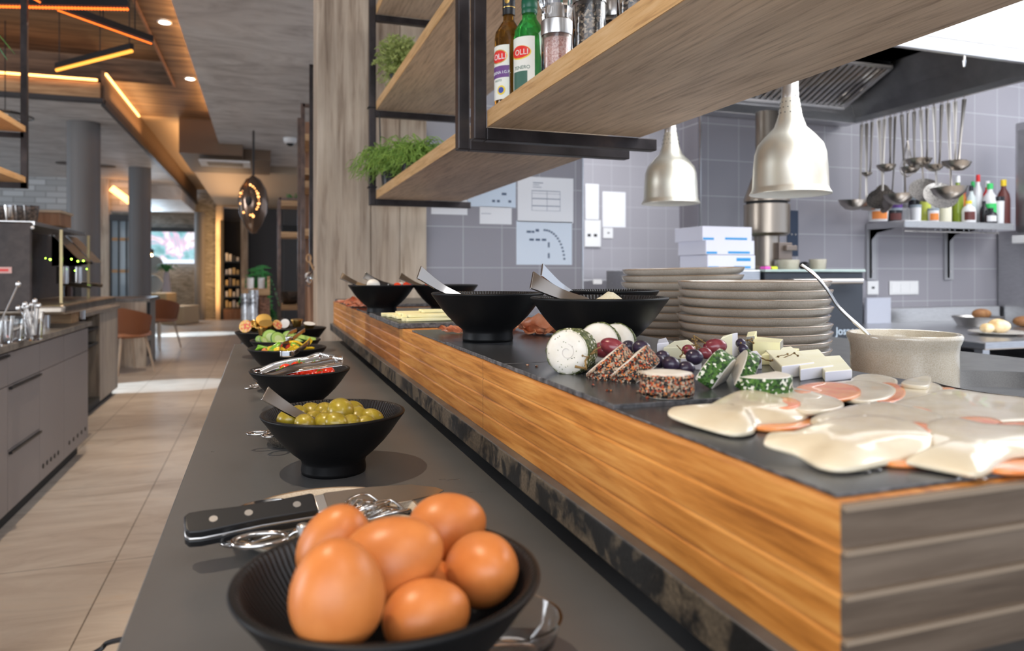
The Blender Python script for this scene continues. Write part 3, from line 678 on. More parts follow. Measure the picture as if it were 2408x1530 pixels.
def scissor_tongs(ring1, ring2, tr, piv, tp, heads, label):
    root = thing('scissor_tongs', label, 'tongs', (0,0,0), 0, 'steel scissor tongs on the saucers')
    P = PZ(*piv, tp)
    def ring(c, rx, ry, ang):
        c = V(c); b = bm_(); tube(b, [c+V((rx*math.cos(a*PI/16)*math.cos(ang)-ry*math.sin(a*PI/16)*math.sin(ang), rx*math.cos(a*PI/16)*math.sin(ang)+ry*math.sin(a*PI/16)*math.cos(ang), 0)) for a in range(32)], .0022, 10, True); return b
    for k,(rc,rz,rx,ry) in enumerate((ring1,ring2)):
        c = PZ(*rc, rz); d = (P-c); an = math.atan2(d.y,d.x)
        b = ring(c, rx, ry, an); e = c + V((math.cos(an),math.sin(an),0))*rx
        strip(b, spline([e, e.lerp(P,.5)+V((0,0,.003)), P+V((0,0,.002*k))],5), [.004+.004*i/10 for i in range(11)], (0,0,1), .0025)
        h = heads[k]; q = [PZ(x,y,z) for x,y,z in h]
        pp = spline([P+V((0,0,.002*(1-k)))]+q, 5); n = len(pp)
        strip(b, pp[:n-6], [.007+.003*i/n for i in range(n-6)], (0,0,1), .0022)
        f = pp[n-7]; g = pp[-1]; dd = (g-f); L = dd.length; dd.normalize(); w = dd.cross(V((0,0,1))).normalized()
        # slotted fork head: curved frame and tines
        W = .017
        loop = [f-w*.004, f+dd*L*.3-w*W*.9+V((0,0,.005)), f+dd*L*.8-w*W+V((0,0,.005)), g+V((0,0,-.004)), f+dd*L*.8+w*W+V((0,0,.005)), f+dd*L*.3+w*W*.9+V((0,0,.005)), f+w*.004]
        tube(b, spline(loop,5), .0016, 8)
        for s in (-.5,0,.5):
            strip(b, [f+w*.002*s, f+dd*L*.4+w*W*s*1.2+V((0,0,.006)), f+dd*L*.95+w*W*s+V((0,0,-.002))], .005, (0,0,1), .0016)
        obj('blade', b, chrome, root, angle=False)
    b = bm_(); cyl(b, P+V((0,0,-.004)), P+V((0,0,.006)), .0055, 20); ball(b, P+V((0,0,.006)), .005,.005,.002); obj('pivot', b, satin, root)
    return root
zz = ZC+.022
scissor_tongs(((556,1272),zz-.004,.014,.0095), ((612,1268),zz+.010,.021,.014), 0, (713,1252), zz+.012,
  [[(760,1228,zz+.01),(830,1200,zz+.012),(905,1178,zz+.012)],[(780,1236,zz+.008),(880,1214,zz+.01),(958,1196,zz+.01)]], 'steel scissor tongs on the nearest saucer beside the knife')
b = bm_(); q = PZ(618,1290,ZC); 
lathe(b, [(0,.002),(.016,.002),(.024,.010),(.029,.026),(.030,.030),(.0285,.030),(.0275,.026),(.022,.011),(0,.004)], 40, Matrix.Translation((q.x+.004,q.y+.018,ZC)))
tag(obj('steel_ramekin', b, chrome), 'small polished steel cup partly under the tong rings, left of the egg bowl', 'cup')
z2 = ZC+.024
scissor_tongs(((607,1018),z2,.014,.0085), ((642,1022),z2+.002,.014,.011), 0, (690,1015), z2,
  [[(715,1008,z2),(740,1002,z2),(765,996,z2)],[(720,1013,z2),(750,1008,z2),(780,1004,z2)]], 'steel scissor tongs whose rings show left of the olive bowl')
scissor_tongs(((592,911),z2,.012,.004), ((604,906),z2,.012,.008), 0, (640,905), z2,
  [[(655,900,z2),(665,898,z2),(680,896,z2)],[(655,904,z2),(668,901,z2),(690,899,z2)]], 'steel scissor tongs mostly hidden left of the tomato bowl')
b = bm_(); q = PZ(648,1050,ZC); lathe(b, [(0,.001),(.016,.001),(.025,.012),(.029,.020),(.0275,.020),(.022,.011),(0,.003)], 40, Matrix.Translation((q.x+.012,q.y,ZC)))
tag(obj('tea_strainer', b, noisy('mesh cup',[(.4,(.2,.18,.16)),(.6,(.6,.55,.5))],600,2,.35,1,bmp=.6,bd=.001)), 'small meshed steel cup left behind the olive bowl', 'strainer')
# glass dish right of the egg bowl
b = bm_(); q = PZ(1196,1545,ZC); lathe(b, [(0,.002),(.020,.002),(.030,.012),(.034,.026),(.0345,.027),(.0325,.027),(.028,.013),(.018,.005),(0,.005)], 48, Matrix.Translation((q.x,q.y,ZC)))
tag(obj('glass_dish', b, glass), 'small clear glass dish at the bottom edge, right of the egg bowl', 'dish')
# ------------------------------------------------------------------ knife
def knife():
    root = thing('kitchen_knife', 'long kitchen knife with a black riveted handle lying across the saucer', 'knife')
    E = PZ(434,1250,ZC+.031); Bo = PZ(772,1190,ZC+.034); T = PZ(1040,1149,ZC+.020)
    d = (Bo-E).normalized(); n = V((-.08,-.5,.86)); n = (n-d*n.dot(d)).normalized(); w = d.cross(n).normalized()
    L = (Bo-E).length
    def M(): return Matrix((( d.x,w.x,n.x,E.x),(d.y,w.y,n.y,E.y),(d.z,w.z,n.z,E.z),(0,0,0,1)))
    def outline(k=.9): 
        pts = [(0,-.010),(.004,-.0135),(.016,-.0135),(.04,-.0115),(L*.6,-.011),(L*.88,-.0125),(L*.9,-.0105),(L*.9,.0105),(L*.88,.0115),(L*.5,.0105),(.03,.012),(.012,.0125),(.003,.011),(0,.006)]
        return [(x,y*.9) for x,y in pts]
    b = bm_(); prism(b, outline(), .0016,.0092, M()); prism(b, outline(), -.0092,-.0016, M()); obj('handle_scale', b, black, root, bevel=.0038, seg=4)
    b = bm_(); prism(b, outline(1.0), -.0015,.0015, M()); box(b, L*.9,L*.985,-.0105,.0105,-.006,.006, M()); obj('tang', b, satin, root, bevel=.001)
    for x in (.022, L*.42, L*.76):
        b = bm_(); cyl(b, M() @ V((x,0,-.0096)), M() @ V((x,0,.0096)), .0034, 20); obj('rivet', b, satin, root)
    LB = (T-Bo).length; db = (T-Bo).normalized(); nb = (n-db*n.dot(db)).normalized(); wb = db.cross(nb).normalized()
    MB = Matrix(((db.x,wb.x,nb.x,Bo.x),(db.y,wb.y,nb.y,Bo.y),(db.z,wb.z,nb.z,Bo.z),(0,0,0,1)))
    b = bm_(); pts = [(-.008,-.010),(LB*.03,-.017),(LB*.4,-.0165),(LB*.75,-.012),(LB*.95,-.003),(LB,.003),(LB*.9,.007),(LB*.6,.0095),(0,.0105),(-.008,.009)]
    prism(b, pts, -.0009,.0009, MB); obj('blade', b, satin, root, bevel=.0004)
knife()
# power cord
b = bm_(); a = V((-.40,.50,.01)); tube(b, spline([PZ(300,1500,0.88)+V((.02,.0,0)),PT(262,1508,0.622),PT(235,1527,0.622),PT(190,1560,0.622),PT(150,1640,0.6427)],6), .0022, 8)
tag(obj('power_cord', b, black), 'thin black cord hanging off the left edge of the grey counter', 'cord')
# crumbs of water marks
b = bm_()
for (x,y) in ((1040,1127),(1060,1128),(1075,1127),(430,1000),(500,1062),(1130,1158),(1108,1158)):
    p = PZ(x,y,ZC); ball(b, (p.x,p.y,ZC+.0002), .004 if y>1120 else .002,.0008,.0005, None, 8)
tag(obj('water_drops', b, glass), 'few tiny water drops on the grey counter near the olive bowl', 'water', kind='stuff')
# ------------------------------------------------------------------ cheeses
def roll(p, r, L, axis, side, end, label, name='herb_cheese_roll', spiral=True):
    root = thing(name, label, 'cheese', p, 0, 'coated fresh cheeses on the slate')
    ax = V(axis).normalized(); q = V((0,0,1)).rotation_difference(ax)
    b = bm_(); N = 56; k_ = 7; prof = [(r*.90,-L/2),(r*.985,-L/2+.0015),(r,-L/2+.003)]+[(r,-L/2+L*i/k_) for i in range(1,k_)]+[(r,L/2-.003),(r*.985,L/2-.0015),(r*.90,L/2)]
    lathe(b, prof, N)
    for v in b.verts:
        if abs(v.co.z) < L/2-.001: v.co *= 1+.035*mnoise.noise(v.co*260)+.02*mnoise.noise(v.co*90)
    obj('coating', b, side, root, angle=False).rotation_euler = q.to_euler()
    b = bm_(); lathe(b, [(0,-L/2+.0002),(r*.5,-L/2-.0002),(r*.93,-L/2+.0002),(r*.94,-L/2+.001),(r*.94,L/2-.001),(r*.93,L/2-.0002),(r*.5,L/2+.0002),(0,L/2)], N)
    obj('core', b, end, root, angle=False).rotation_euler = q.to_euler()
    if spiral:
        b = bm_(); pts = [(r*(.12+.42*i/60)*math.cos(i*.21),r*(.12+.42*i/60)*math.sin(i*.21),L/2+.0002) for i in range(34)]
        tube(b, pts, .00035, 5); obj('swirl', b, mat('swirl line',(.55,.50,.46),.6), root).rotation_euler = q.to_euler()
        b = bm_()
        for _ in range(26):
            a = R.uniform(0,2*PI); rr = r*R.uniform(.1,.98)**.5*.93; x,y = rr*math.cos(a), rr*math.sin(a)
            ball(b, (x,y,L/2+.0002), .0009,.0004,.0002, Euler((0,0,R.uniform(0,3))), 6)
        obj('herb_flecks', b, herbm, root).rotation_euler = q.to_euler()
    return root
zt = ZS+.005
def onz(px, py, r): # centre of something resting at height r on the slate
    return PZ(px, py, zt+r)
roll(PT(1345,826,0.7619), .0243, .030, (-.70,-.71,.06), herbm, whitecheese, 'large herb-crusted cheese roll slice with a white swirled face')
roll(PT(1410,808,0.8), .0235, .016, (-.6,-.75,.25), herbm, whitecheese, 'second herb-crusted cheese slice leaning behind the large one', spiral=False)
roll(PT(1450,806,0.83), .0225, .015, (-.6,-.75,.25), herbm, whitecheese, 'third herb-crusted cheese slice at the back of the row', spiral=False)
roll(PT(1436,862,0.7256), .0255, .021, (.55,-.35,-.76), pepperm, whitecheese, 'left peppercorn-crusted cheese round tipped against the herb roll', 'pepper_cheese_round', False)
roll(PT(1490,868,0.7101), .026, .021, (.55,-.35,-.76), pepperm, whitecheese, 'middle peppercorn-crusted cheese round leaning on its neighbour', 'pepper_cheese_round', False)
roll(onz(1568,902,.0105), .0228, .020, (.0,.0,1), pepperm, whitecheese, 'flat peppercorn-crusted cheese round at the front of the slate', 'pepper_cheese_round', False)
def half(p, r, th, rot, label):
    root = thing('parsley_cheese', label, 'cheese', p, rot, 'coated fresh cheeses on the slate')
    b = bm_(); n = 20; pl = [(r*math.cos(PI*k/n), r*math.sin(PI*k/n)) for k in range(n+1)]
    prism(b, [(x*.96,y*.96) for x,y in pl], -th/2, th/2); obj('core', b, whitecheese, root, bevel=.001)
    b = bm_()
    for k in range(n):
        a0,a1 = PI*k/n, PI*(k+1)/n
        for j in range(4):
            z0 = -th/2+.0008+(th-.0016)*j/4; z1 = -th/2+.0008+(th-.0016)*(j+1)/4
            vs = []
            for a,z in ((a0,z0),(a1,z0),(a1,z1),(a0,z1)):
                rr = r*(1+.05*mnoise.noise(V((a*6,z*300,r*99)))); vs.append(b.verts.new((rr*math.cos(a),rr*math.sin(a),z)))
            b.faces.new(vs)
    bmesh.ops.remove_doubles(b, verts=b.verts, dist=.0001)
    g = bmesh.ops.solidify(b, geom=b.faces[:], thickness=.0016); obj('coating', b, parsm, root, angle=False)
half(onz(1783,903,.010), .0275, .018, (0,0,math.radians(200)), 'parsley-crusted half round lying flat at the right')
half(onz(1735,893,.004), .030, .013, (math.radians(62),math.radians(8),math.radians(238)), 'thin parsley-crusted slice leaning in the middle of its row')
half(onz(1672,893,.004), .030, .018, (math.radians(60),0,math.radians(222)), 'parsley-crusted slice leaning at the left of its row')
def wedge(poly, z0, z1, ms, label, name, group, tilt=None):
    """poly: plan outline; first edge carries the rind"""
    b = bm_(); c = sum((V((x,y,0)) for x,y in poly), V())/len(poly)
    prism(b, [(x-c.x,y-c.y) for x,y in poly], 0, z1-z0)
    b.faces.ensure_lookup_table(); b.faces[2].material_index = 1
    b.faces[0].material_index = 1 if name == 'brie_slice' else 0
    o = obj(name, b, ms, smooth=False, bevel=.001); o.location = (c.x,c.y,z0)
    if tilt: o.rotation_euler = tilt
    return tag(o, label, 'cheese', group)
def pl(*pts): return [tuple(PZ(x,y,zt)[:2]) for x,y in pts]
Gc = 'cheese pieces on the herb cheese slate'
wedge(pl((1838,892),(1915,880),(1860,838),(1800,848)), zt, zt+.013, [brie,rind], 'white-rinded brie slice, left of three', 'brie_slice', Gc)
wedge(pl((1882,896),(1960,884),(1925,842),(1870,848)), zt, zt+.0115, [brie,rind], 'white-rinded brie slice, middle of three', 'brie_slice', Gc)
wedge(pl((1940,898),(2004,892),(1975,855),(1915,860)), zt, zt+.010, [brie,rind], 'white-rinded brie slice at the right end of the slate', 'brie_slice', Gc)
wedge(pl((1835,848),(1842,838),(1772,830),(1770,846)), zt, zt+.022, [yellowc,roughstone], 'yellow cheese wedge with a grey rind end before the plates', 'cheese_wedge', Gc)
wedge(pl((1790,858),(1842,858),(1880,842),(1820,836)), zt, zt+.012, [yellowc,yellowc], 'flat pale yellow cheese piece beside the brie', 'cheese_wedge', Gc)
wedge(pl((1722,842),(1735,836),(1700,848),(1694,858)), zt, zt+.030, [brie,rind], 'upright cheese stick with white rind behind the parsley slices', 'cheese_wedge', Gc)
wedge(pl((1755,840),(1775,838),(1780,822),(1758,826)), zt, zt+.026, [yellowc,roughstone], 'small yellow cheese block with stem bits behind the grapes', 'cheese_wedge', Gc)
wedge(pl((1560,846),(1640,843),(1618,824),(1585,828)), zt, zt+.015, [brie,brie], 'long pale cheese slab behind the dark grapes', 'cheese_wedge', Gc)
wedge(pl((1545,842),(1573,838),(1566,824),(1548,830)), zt, zt+.018, [rind,rind], 'small white cheese tip left of the grapes', 'cheese_wedge', Gc)
wedge(pl((1750,868),(1792,868),(1780,852),(1745,855)), zt, zt+.014, [rind,rind], 'white rind piece tucked behind the parsley rounds', 'cheese_wedge', Gc)
wedge(pl((1600,868),(1650,870),(1640,856),(1600,856)), zt, zt+.012, [brie,rind], 'cheese piece under the middle grapes', 'cheese_wedge', Gc)
# grapes
gr = [(1442,816,.75,.0095,grapered,'largest reddish grape above the peppercorn rounds',1.6),(1418,822,.76,.009,grapered,'reddish grape touching the herb roll',1.2),(1509,819,.75,.0085,grapem,'dark grape behind the tipped peppercorn rounds',1.25),
 (1578,856,.70,.0078,grapem,'dark grape in front of the cheese slab, left of two',1.2),(1614,866,.70,.0073,grapem,'dark grape to the right and lower of two front ones',1.25),(1633,839,.72,.0080,grapem,'dark round grape balanced in the middle',1.15),(1558,838,.74,.0065,grapem,'dark grape partly behind the peppercorn round',1.2),(1549,850,.715,.0065,grapem,'small dark grape against the peppercorn round',1.3),
 (1620,824,.76,.0065,grapered,'purple grape under the dry stems',1.2),(1658,830,.75,.0062,grapered,'small bright red grape next to the long one',1.25),(1681,815,.77,.0090,grapered,'long bright red grape on top',1.45),
 (1742,807,.79,.0056,grapem,'small blue grape at the top right',1.05),(1748,820,.78,.0056,grapem,'small blue grape just below the top one',1.05),(1771,846,.745,.0075,grapem,'blue grape in front of the yellow cheese',1.1),(1478,815,.79,.0075,grapem,'small dark grape half hidden between two others',1.1)]
for x,y,t,r,m,lb,e in gr:
    b = bm_(); ball(b, (0,0,0), r*e,r,r, None, 28); o = obj('grape', b, m, angle=False); o.location = PT(x,y,t*1.0366)
    o.rotation_euler = (R.uniform(-.3,.3), R.uniform(-.2,.4), -TH+R.uniform(-.4,.4)); tag(o, lb, 'grape', 'grapes on the cheese slate')
def stems(paths, label):
    b = bm_()
    for ps, r in paths:
        pp = spline([PT(x,y,t*1.0366) for x,y,t in ps],6)
        for p in pp: p += V((R.uniform(-1,1),R.uniform(-1,1),R.uniform(-1,1)))*.0004
        tube(b, pp, r, 6, r1=r*.6)
    for _ in range(10):
        ps, r = R.choice(paths); x,y,t = R.choice(ps); p = PT(x,y,t); ball(b, p, .0012,.0012,.0012,None,8)
    tag(obj('grape_twig', b, stemm), label, 'stem', 'dry grape stems')
stems([(((1606,826,.77),(1625,815,.77),(1640,812,.77),(1655,824,.765)),.0008),(((1640,826,.77),(1636,808,.77),(1632,790,.775)),.0011),(((1632,790,.775),(1650,800,.77),(1658,806,.77)),.0008),(((1638,800,.77),(1628,797,.77)),.0006),(((1600,838,.76),(1606,828,.77),(1592,812,.77)),.0009),(((1645,818,.77),(1628,810,.77),(1615,818,.77)),.0007)], 'dry branching grape stem sticking up behind the middle grapes')
stems([(((1780,838,.76),(1812,848,.755),(1838,842,.755),(1868,830,.76)),.0008),(((1812,848,.755),(1830,838,.76),(1852,832,.76)),.0006),(((1868,830,.76),(1876,836,.76)),.0006)], 'thin curved grape stem over the yellow cheese')
stems([(((1378,868,.70),(1378,845,.71),(1396,826,.72),(1412,816,.73)),.0011),(((1352,862,.70),(1376,866,.70)),.0016),(((1384,840,.71),(1370,836,.71)),.0007),(((1390,832,.71),(1402,828,.72)),.0008)], 'grape stem running up between herb roll and peppercorn round')
stems([(((1742,806,.80),(1758,800,.80),(1772,806,.80)),.0009),(((1758,800,.80),(1768,796,.80)),.0007)], 'short stem joining the small blue grapes')
b = bm_()
for x,y in ((1428,916),(1436,917),(1522,934),(1262,860),(1240,858),(1395,905),(1500,920)):
    ball(b, PZ(x,y,zt+.001), .0022,.0014,.001, None, 8)
tag(obj('pepper_crumbs', b, pepperm), 'fallen peppercorn crumbs on the slate before the cheese rounds', 'crumbs', kind='stuff')
# ------------------------------------------------------------------ cream cheese slices on tomato
def smooth_poly(pts, n=5):
    P = [V((*p,0)) for p in pts]; N = len(P); out = []
    for i in range(N):
        p0,p1,p2,p3 = P[i-1],P[i],P[(i+1)%N],P[(i+2)%N]
        for k in range(n):
            t = k/n; q = .5*((2*p1)+(p2-p0)*t+(2*p0-5*p1+4*p2-p3)*t*t+(3*p1-p0-3*p2+p3)*t**3); out.append((q.x,q.y))
    return out
def sheet(name, px, zb, th, m, label, cat, group, sag=0, wav=.0012, seed=0):
    pp = smooth_poly(px); pm = max(p[1] for p in pp); P3 = []
    for x,y in pp:
        f = max(0,min(1,(y-(pm-110))/100)); f = f*f*(3-2*f); sg = sag*f; q = PZ(x,y,zb+th*.5-sg); P3.append((q.x,q.y,sg))
    cx = sum(p[0] for p in P3)/len(P3); cy = sum(p[1] for p in P3)/len(P3)
    def zo(x,y): return wav*mnoise.noise(V((x*28+seed,y*28,seed*3.1)))+wav*.4*mnoise.noise(V((x*70,y*70,seed)))
    b = bm_(); rings = []
    for s, dz in ((.6,0),(.985,0),(1.0,th*.3),(1.0,th*.62),(.992,th*.9),(.975,th),(.85,th),(.68,th),(.5,th),(.32,th),(.15,th)):
        row = []
        for qx,qy,sg in P3:
            x = cx+(qx-cx)*s; y = cy+(qy-cy)*s; row.append(b.verts.new((x,y,zb+dz-sg*s**2.2+zo(x,y)*(1-s**6))))
        rings.append(row)
    n = len(P3)
    for a,c in zip(rings, rings[1:]):
        for k in range(n): b.faces.new((a[k],a[(k+1)%n],c[(k+1)%n],c[k]))
    b.faces.new(rings[0][::-1]); b.faces.new(rings[-1])
    o = obj(name, b, m, angle=False); tag(o, label, cat, group); return o
GT = 'orange tomato slices under the cheese'; GS = 'cream cheese slices on the nearest slate'
zA = zt-.003
def tomo(cx, cy, w, h, z, label, seed=0):
    sheet('tomato_slice', [(cx+w/2*math.cos(a*PI/6), cy+h/2*math.sin(a*PI/6)) for a in range(12)], z, .0026, tomslice, label, 'tomato', GT, 0, .0004, seed)
tomo(1945,922,160,44,zA+.0066,'broad orange tomato slice showing between the back cheese slices',1)
tomo(2085,925,90,48,zA+.0040,'orange tomato slice peeking past the round-ended back slice',2)
tomo(1838,950,90,26,zA+.0082,'tomato slice edge above the left cheese slice',3)
tomo(1830,990,170,46,zA+.0005,'dark orange tomato slice under the front left cheese slice',4)
tomo(2130,975,130,34,zA+.0060,'tomato slice edge in the middle of the board',5)
tomo(2140,1012,110,34,zA+.0092,'tomato slice edge above the front cheese slice',6)
tomo(2130,1075,150,40,zA+.0005,'tomato slice hidden between the two front cheese slices',7)
tomo(2390,1090,180,44,zA+.0005,'dark orange tomato slice at the right under the front cheese slice',8)
tomo(2290,1000,140,36,zA+.0063,'long tomato slice edge at the right of the board',9)
tomo(2395,1012,140,34,zA+.0065,'tomato slice at the right frame edge',12)
tomo(2180,935,110,26,zA+.003,'tomato slice glimpsed behind at the right',10)
tomo(2225,925,60,24,zA+.003,'small tomato edge at the far right back',11)
hs = [([(2010,888),(2040,882),(2080,886),(2110,896),(2100,908),(2040,908),(2000,902)],.003,'cheese slice at the very back, beside the crock'),
 ([(2105,935),(2110,908),(2180,900),(2215,912),(2210,930),(2160,945),(2110,945)],.0032,'back cheese slice right of the rounded one'),
 ([(2170,912),(2120,905),(2140,893),(2185,886),(2188,905)],.0065,'small curled cheese scrap on top at the back'),
 ([(1925,910),(1990,898),(2060,900),(2105,915),(2095,935),(2040,948),(1990,942),(1945,925)],.0040,'rounded back cheese slice in the middle'),
 ([(1740,925),(1800,912),(1870,915),(1950,935),(1982,948),(1975,962),(1905,972),(1840,960),(1790,950)],.0062,'cheese slice behind the front left one'),
 ([(2090,955),(2150,935),(2230,918),(2320,928),(2440,945),(2460,985),(2330,995),(2220,990),(2150,972)],.0035,'wide cheese slice at the back right'),
 ([(1905,992),(1960,968),(2060,948),(2140,958),(2215,982),(2200,1005),(2060,1000),(1980,1010)],.0065,'cheese slice in the middle of the board'),
 ([(1572,968),(1592,960),(1650,963),(1700,938),(1745,921),(1800,925),(1860,948),(1902,966),(1902,978),(1870,994),(1790,1000),(1768,1018),(1718,1022),(1640,1002),(1578,980)],.0094,'front left cheese slice with a pointed corner'),
 ([(2132,1085),(2190,1060),(2180,1000),(2240,985),(2320,1000),(2440,1010),(2450,1060),(2375,1075),(2335,1105),(2295,1118),(2240,1110),(2150,1092)],.0088,'front right cheese slice dripping at its corner'),
 ([(1797,1038),(1812,1022),(1855,1022),(1905,1005),(1960,986),(2050,980),(2130,990),(2185,1020),(2197,1048),(2160,1072),(2080,1090),(1990,1106),(1925,1098),(1870,1068),(1805,1048)],.0106,'foremost cheese slice, nearest the board edge')]
for i,(p,h,lb) in enumerate(hs): sheet('cheese_slice', p, zA+h, .0032, creamc, lb, 'cheese', GS, h-.0008 if i > 6 else 0, .0007, i+1)
b = bm_()
for x,y,r in ((2305,1124,.0028),(2260,1122,.0016),(2030,1108,.003),(2060,1104,.0022),(1720,1026,.0016),(1745,1025,.0014)):
    ball(b, PZ(x,y,zA+.0005), r*1.5,r,.0008, None, 14)
tag(obj('whey_drops', b, glass), 'clear drops of whey on the nearest slate before the cheese slices', 'liquid', kind='stuff')
# ham, salmon, cheese sticks
def fold(name, c, w, l, h, m, label, group, rz=0, seed=0):
    b = bm_(); nx, ny = 26, 8; g = []
    for i in range(nx+1):
        row = []
        for j in range(ny+1):
            u = i/nx-.5; v = j/ny-.5
            z = h*(.5+.5*math.cos(u*5*PI+seed))*(1-.5*abs(v)*2)+h*.5*mnoise.noise(V((u*5,v*4,seed)))
            row.append(b.verts.new((u*w*.8+h*.4*math.sin(u*5*PI+v*3), v*l*(1+.2*math.sin(u*9+seed)), max(z,0)+.0006)))
        g.append(row)
    for i in range(nx):
        for j in range(ny): b.faces.new((g[i][j],g[i+1][j],g[i+1][j+1],g[i][j+1]))
    bmesh.ops.solidify(b, geom=b.faces[:], thickness=.0014)
    o = obj(name, b, m, angle=False); o.location = c; o.rotation_euler = (0,0,rz); tag(o, label, 'ham' if 'ham' in name else 'salmon', group)
fold('ham_slice', PZ(1068,782,zt), .05,.05,.012, hamm, 'folded cured ham slice showing left of the lone black bowl', 'cured ham slices', .4, 1)
fold('ham_slice', PZ(1265,784,zt), .06,.05,.010, hamm, 'curled ham slice lying low between the two front bowls', 'cured ham slices', -.3, 2)
fold('ham_slice', PZ(1275,782,zt), .055,.07,.034, hamm, 'tall folded ham slice between the two front bowls', 'cured ham slices', .5, 3)
fold('ham_slice', PZ(1200,775,zt), .07,.05,.012, hamm, 'ham slice behind the lone black bowl', 'cured ham slices', .2, 4)
for k,(x,y,h,lb) in enumerate(((838,717,.014,'salmon slice at the near corner of the far slate'),(856,715,.022,'tall folded salmon slice beside the far bowl'),(826,712,.012,'flat salmon slice on the left of the far slate'),(864,720,.014,'salmon slice touching the far bowl'))):
    fold('salmon_slice', PZ(x,y,ZS+.012), .08,.09,h, salmonm, lb, 'salmon slices', k*.7, k)
ze = ZS+.0113
for lay,(rows,n,x0) in enumerate(((range(0,9),2,.278),(range(1,7),2,.292),(range(3,5),1,.33))):
    for j in rows:
        for i in range(n):
            b = bm_(); L = R.uniform(.088,.10); box(b, -L/2,L/2,-.009,.009,0,.006); o = obj('cheese_stick', b, yellowc, smooth=False, bevel=.0012)
            o.location = (x0+L/2+i*.105+R.uniform(-.004,.004)-j*.002, 1.455+j*.026+R.uniform(-.003,.003), ze+lay*.0063); o.rotation_euler = (R.uniform(-.08,.08),R.uniform(-.02,.02),R.uniform(-.1,.1))
            nm = ['bottom','middle','top'][lay]
            tag(o, 'pale yellow cheese stick in the %s layer on the rough slate' % nm, 'cheese', 'cheese sticks on the rough slate, '+nm+' layer')
# ------------------------------------------------------------------ plate stacks
def make_plate(r):
    t = thing('dinner_plate', '', 'plate')
    b = bm_(); lathe(b, [(0,.002),(r*.58,.002),(r*.60,0),(r*.64,0),(r*.66,.003),(r*.90,.010),(r*.975,.0175),(r*.995,.0245),(r,.026)], 96); obj('underside', b, plate_m, t)
    b = bm_(); lathe(b, [(r*.985,.0262),(r*.975,.024),(r*.95,.017),(r*.88,.0125),(r*.6,.006),(0,.006)], 96); obj('eating_surface', b, plate_light, t)
    b = bm_(); lathe(b, [(r*1.0,.0258),(r*1.001,.0268),(r*.996,.0276),(r*.989,.0274),(r*.984,.0262)], 96); obj('rim', b, plate_rim, t); return t
pp0 = make_plate(.150); first = True
def stack(px, t, n, dz, where, tiltk=0, gname='', alt=0):
    global first
    p = PT(px, 640, t)
    names = ['bottom','second from the bottom','third from the bottom','fourth from the bottom','fifth from the bottom','sixth from the bottom','seventh from the bottom','eighth from the bottom','ninth from the bottom','tenth from the bottom']
    z = ZW+.0003
    for k in range(n):
        o = pp0 if first else copy_tree(pp0); first = False
        o.location = (p.x+R.uniform(-.0035,.0035)+tiltk*k*.0003, p.y+R.uniform(-.003,.003), z)
        z += dz
        o.rotation_euler = (R.uniform(-.006,.006), R.uniform(-.006,.006)-(.03 if tiltk and k == n-1 else .012 if tiltk and k == n-2 else 0), 0)
        nm = 'top' if k == n-1 else ('second from the top' if k == n-2 else names[k] if k < len(names) else 'third from the top')
        tag(o, 'speckled stoneware plate, %s of the %s stack' % (nm, where), 'plate', gname)
stack(1770, 1.478, 10, .0168, 'nearer plate', 0, 'plates in the nearer stack')
stack(1600, 1.814, 11, .0179, 'farther plate', 1, 'plates in the farther stack')
p = PT(1440,640,2.229)
for k in range(4):
    b = bm_(); r = .062; lathe(b, [(0,.002),(r*.45,.002),(r*.5,0),(r*.55,.003),(r*.85,.016),(r,.036),(r*.99,.038),(r*.97,.036),(r*.8,.018),(0,.006)], 48)
    o = obj('small_bowl', b, plate_m); o.location = (p.x,p.y,ZW+.0003+k*.0335); tag(o, ['bottom','second','third','top'][k]+' small stoneware bowl in the low stack left of the plates', 'bowl', 'small stoneware bowls')
# crock with spoon
cp = PT(2124,640,1.165); t = thing('crock', 'glazed beige stoneware crock with a thick flared rim, right of the plates', 'pot', (cp.x,cp.y,ZW))
r = .0795; b = bm_(); lathe(b, [(0,.002),(r*.9,0),(r*.97,.003),(r*.985,.012),(r*.98,.045),(r*.98,.070),(r*.995,.080),(r*1.05,.091),(r*1.055,.0955),(r*1.03,.0985),(r*.99,.0975),(r*.94,.088),(r*.93,.012),(0,.008)], 96); obj('body', b, pot_m, t)
b = bm_(); lathe(b, [(0,.071),(r*.5,.072),(r*.932,.0705)], 48); obj('contents', b, noisy('herb butter',[(.4,(.55,.48,.34)),(.6,(.4,.36,.2))],90,4,.5), t)
root = thing('soup_spoon', 'bent steel spoon standing in the beige crock', 'spoon')
b = bm_(); pts = [PT(1884,622,1.192),PT(1915,645,1.182),PT(1945,680,1.182),PT(1968,716,1.182),PT(1990,740,1.182),PT(2022,768,1.182),PT(2045,790,1.182)]; strip(b, spline(pts,6), .007, (.2,-.7,.5), .003, .1); obj('handle', b, chrome, root, angle=False)
b = bm_(); ball(b, PT(2050,795,1.182), .012,.016,.004); obj('spoon_bowl', b, chrome, root)
# pan
c = PZ(2452,905,ZW+.03); c = V((c.x,c.y,ZW)); r = .148
t = thing('frying_pan', 'black speckled pan at the right edge behind the cheese slices', 'pan', c)
b = bm_(); lathe(b, [(0,.001),(r*.84,0),(r*.88,.004),(r*.99,.026),(r,.028)], 96); obj('outer_body', b, panout, t)
b = bm_(); lathe(b, [(r,.028),(r*1.012,.0292),(r*1.01,.0312),(r*.985,.0308),(r*.965,.027),(r*.86,.007),(0,.006)], 96); obj('inside', b, castiron, t)
b = bm_(); tube(b, [(r*.98,0,.027),(r*1.3,.02,.04),(r*1.9,.04,.055)], .011, 12); obj('handle', b, black, t)
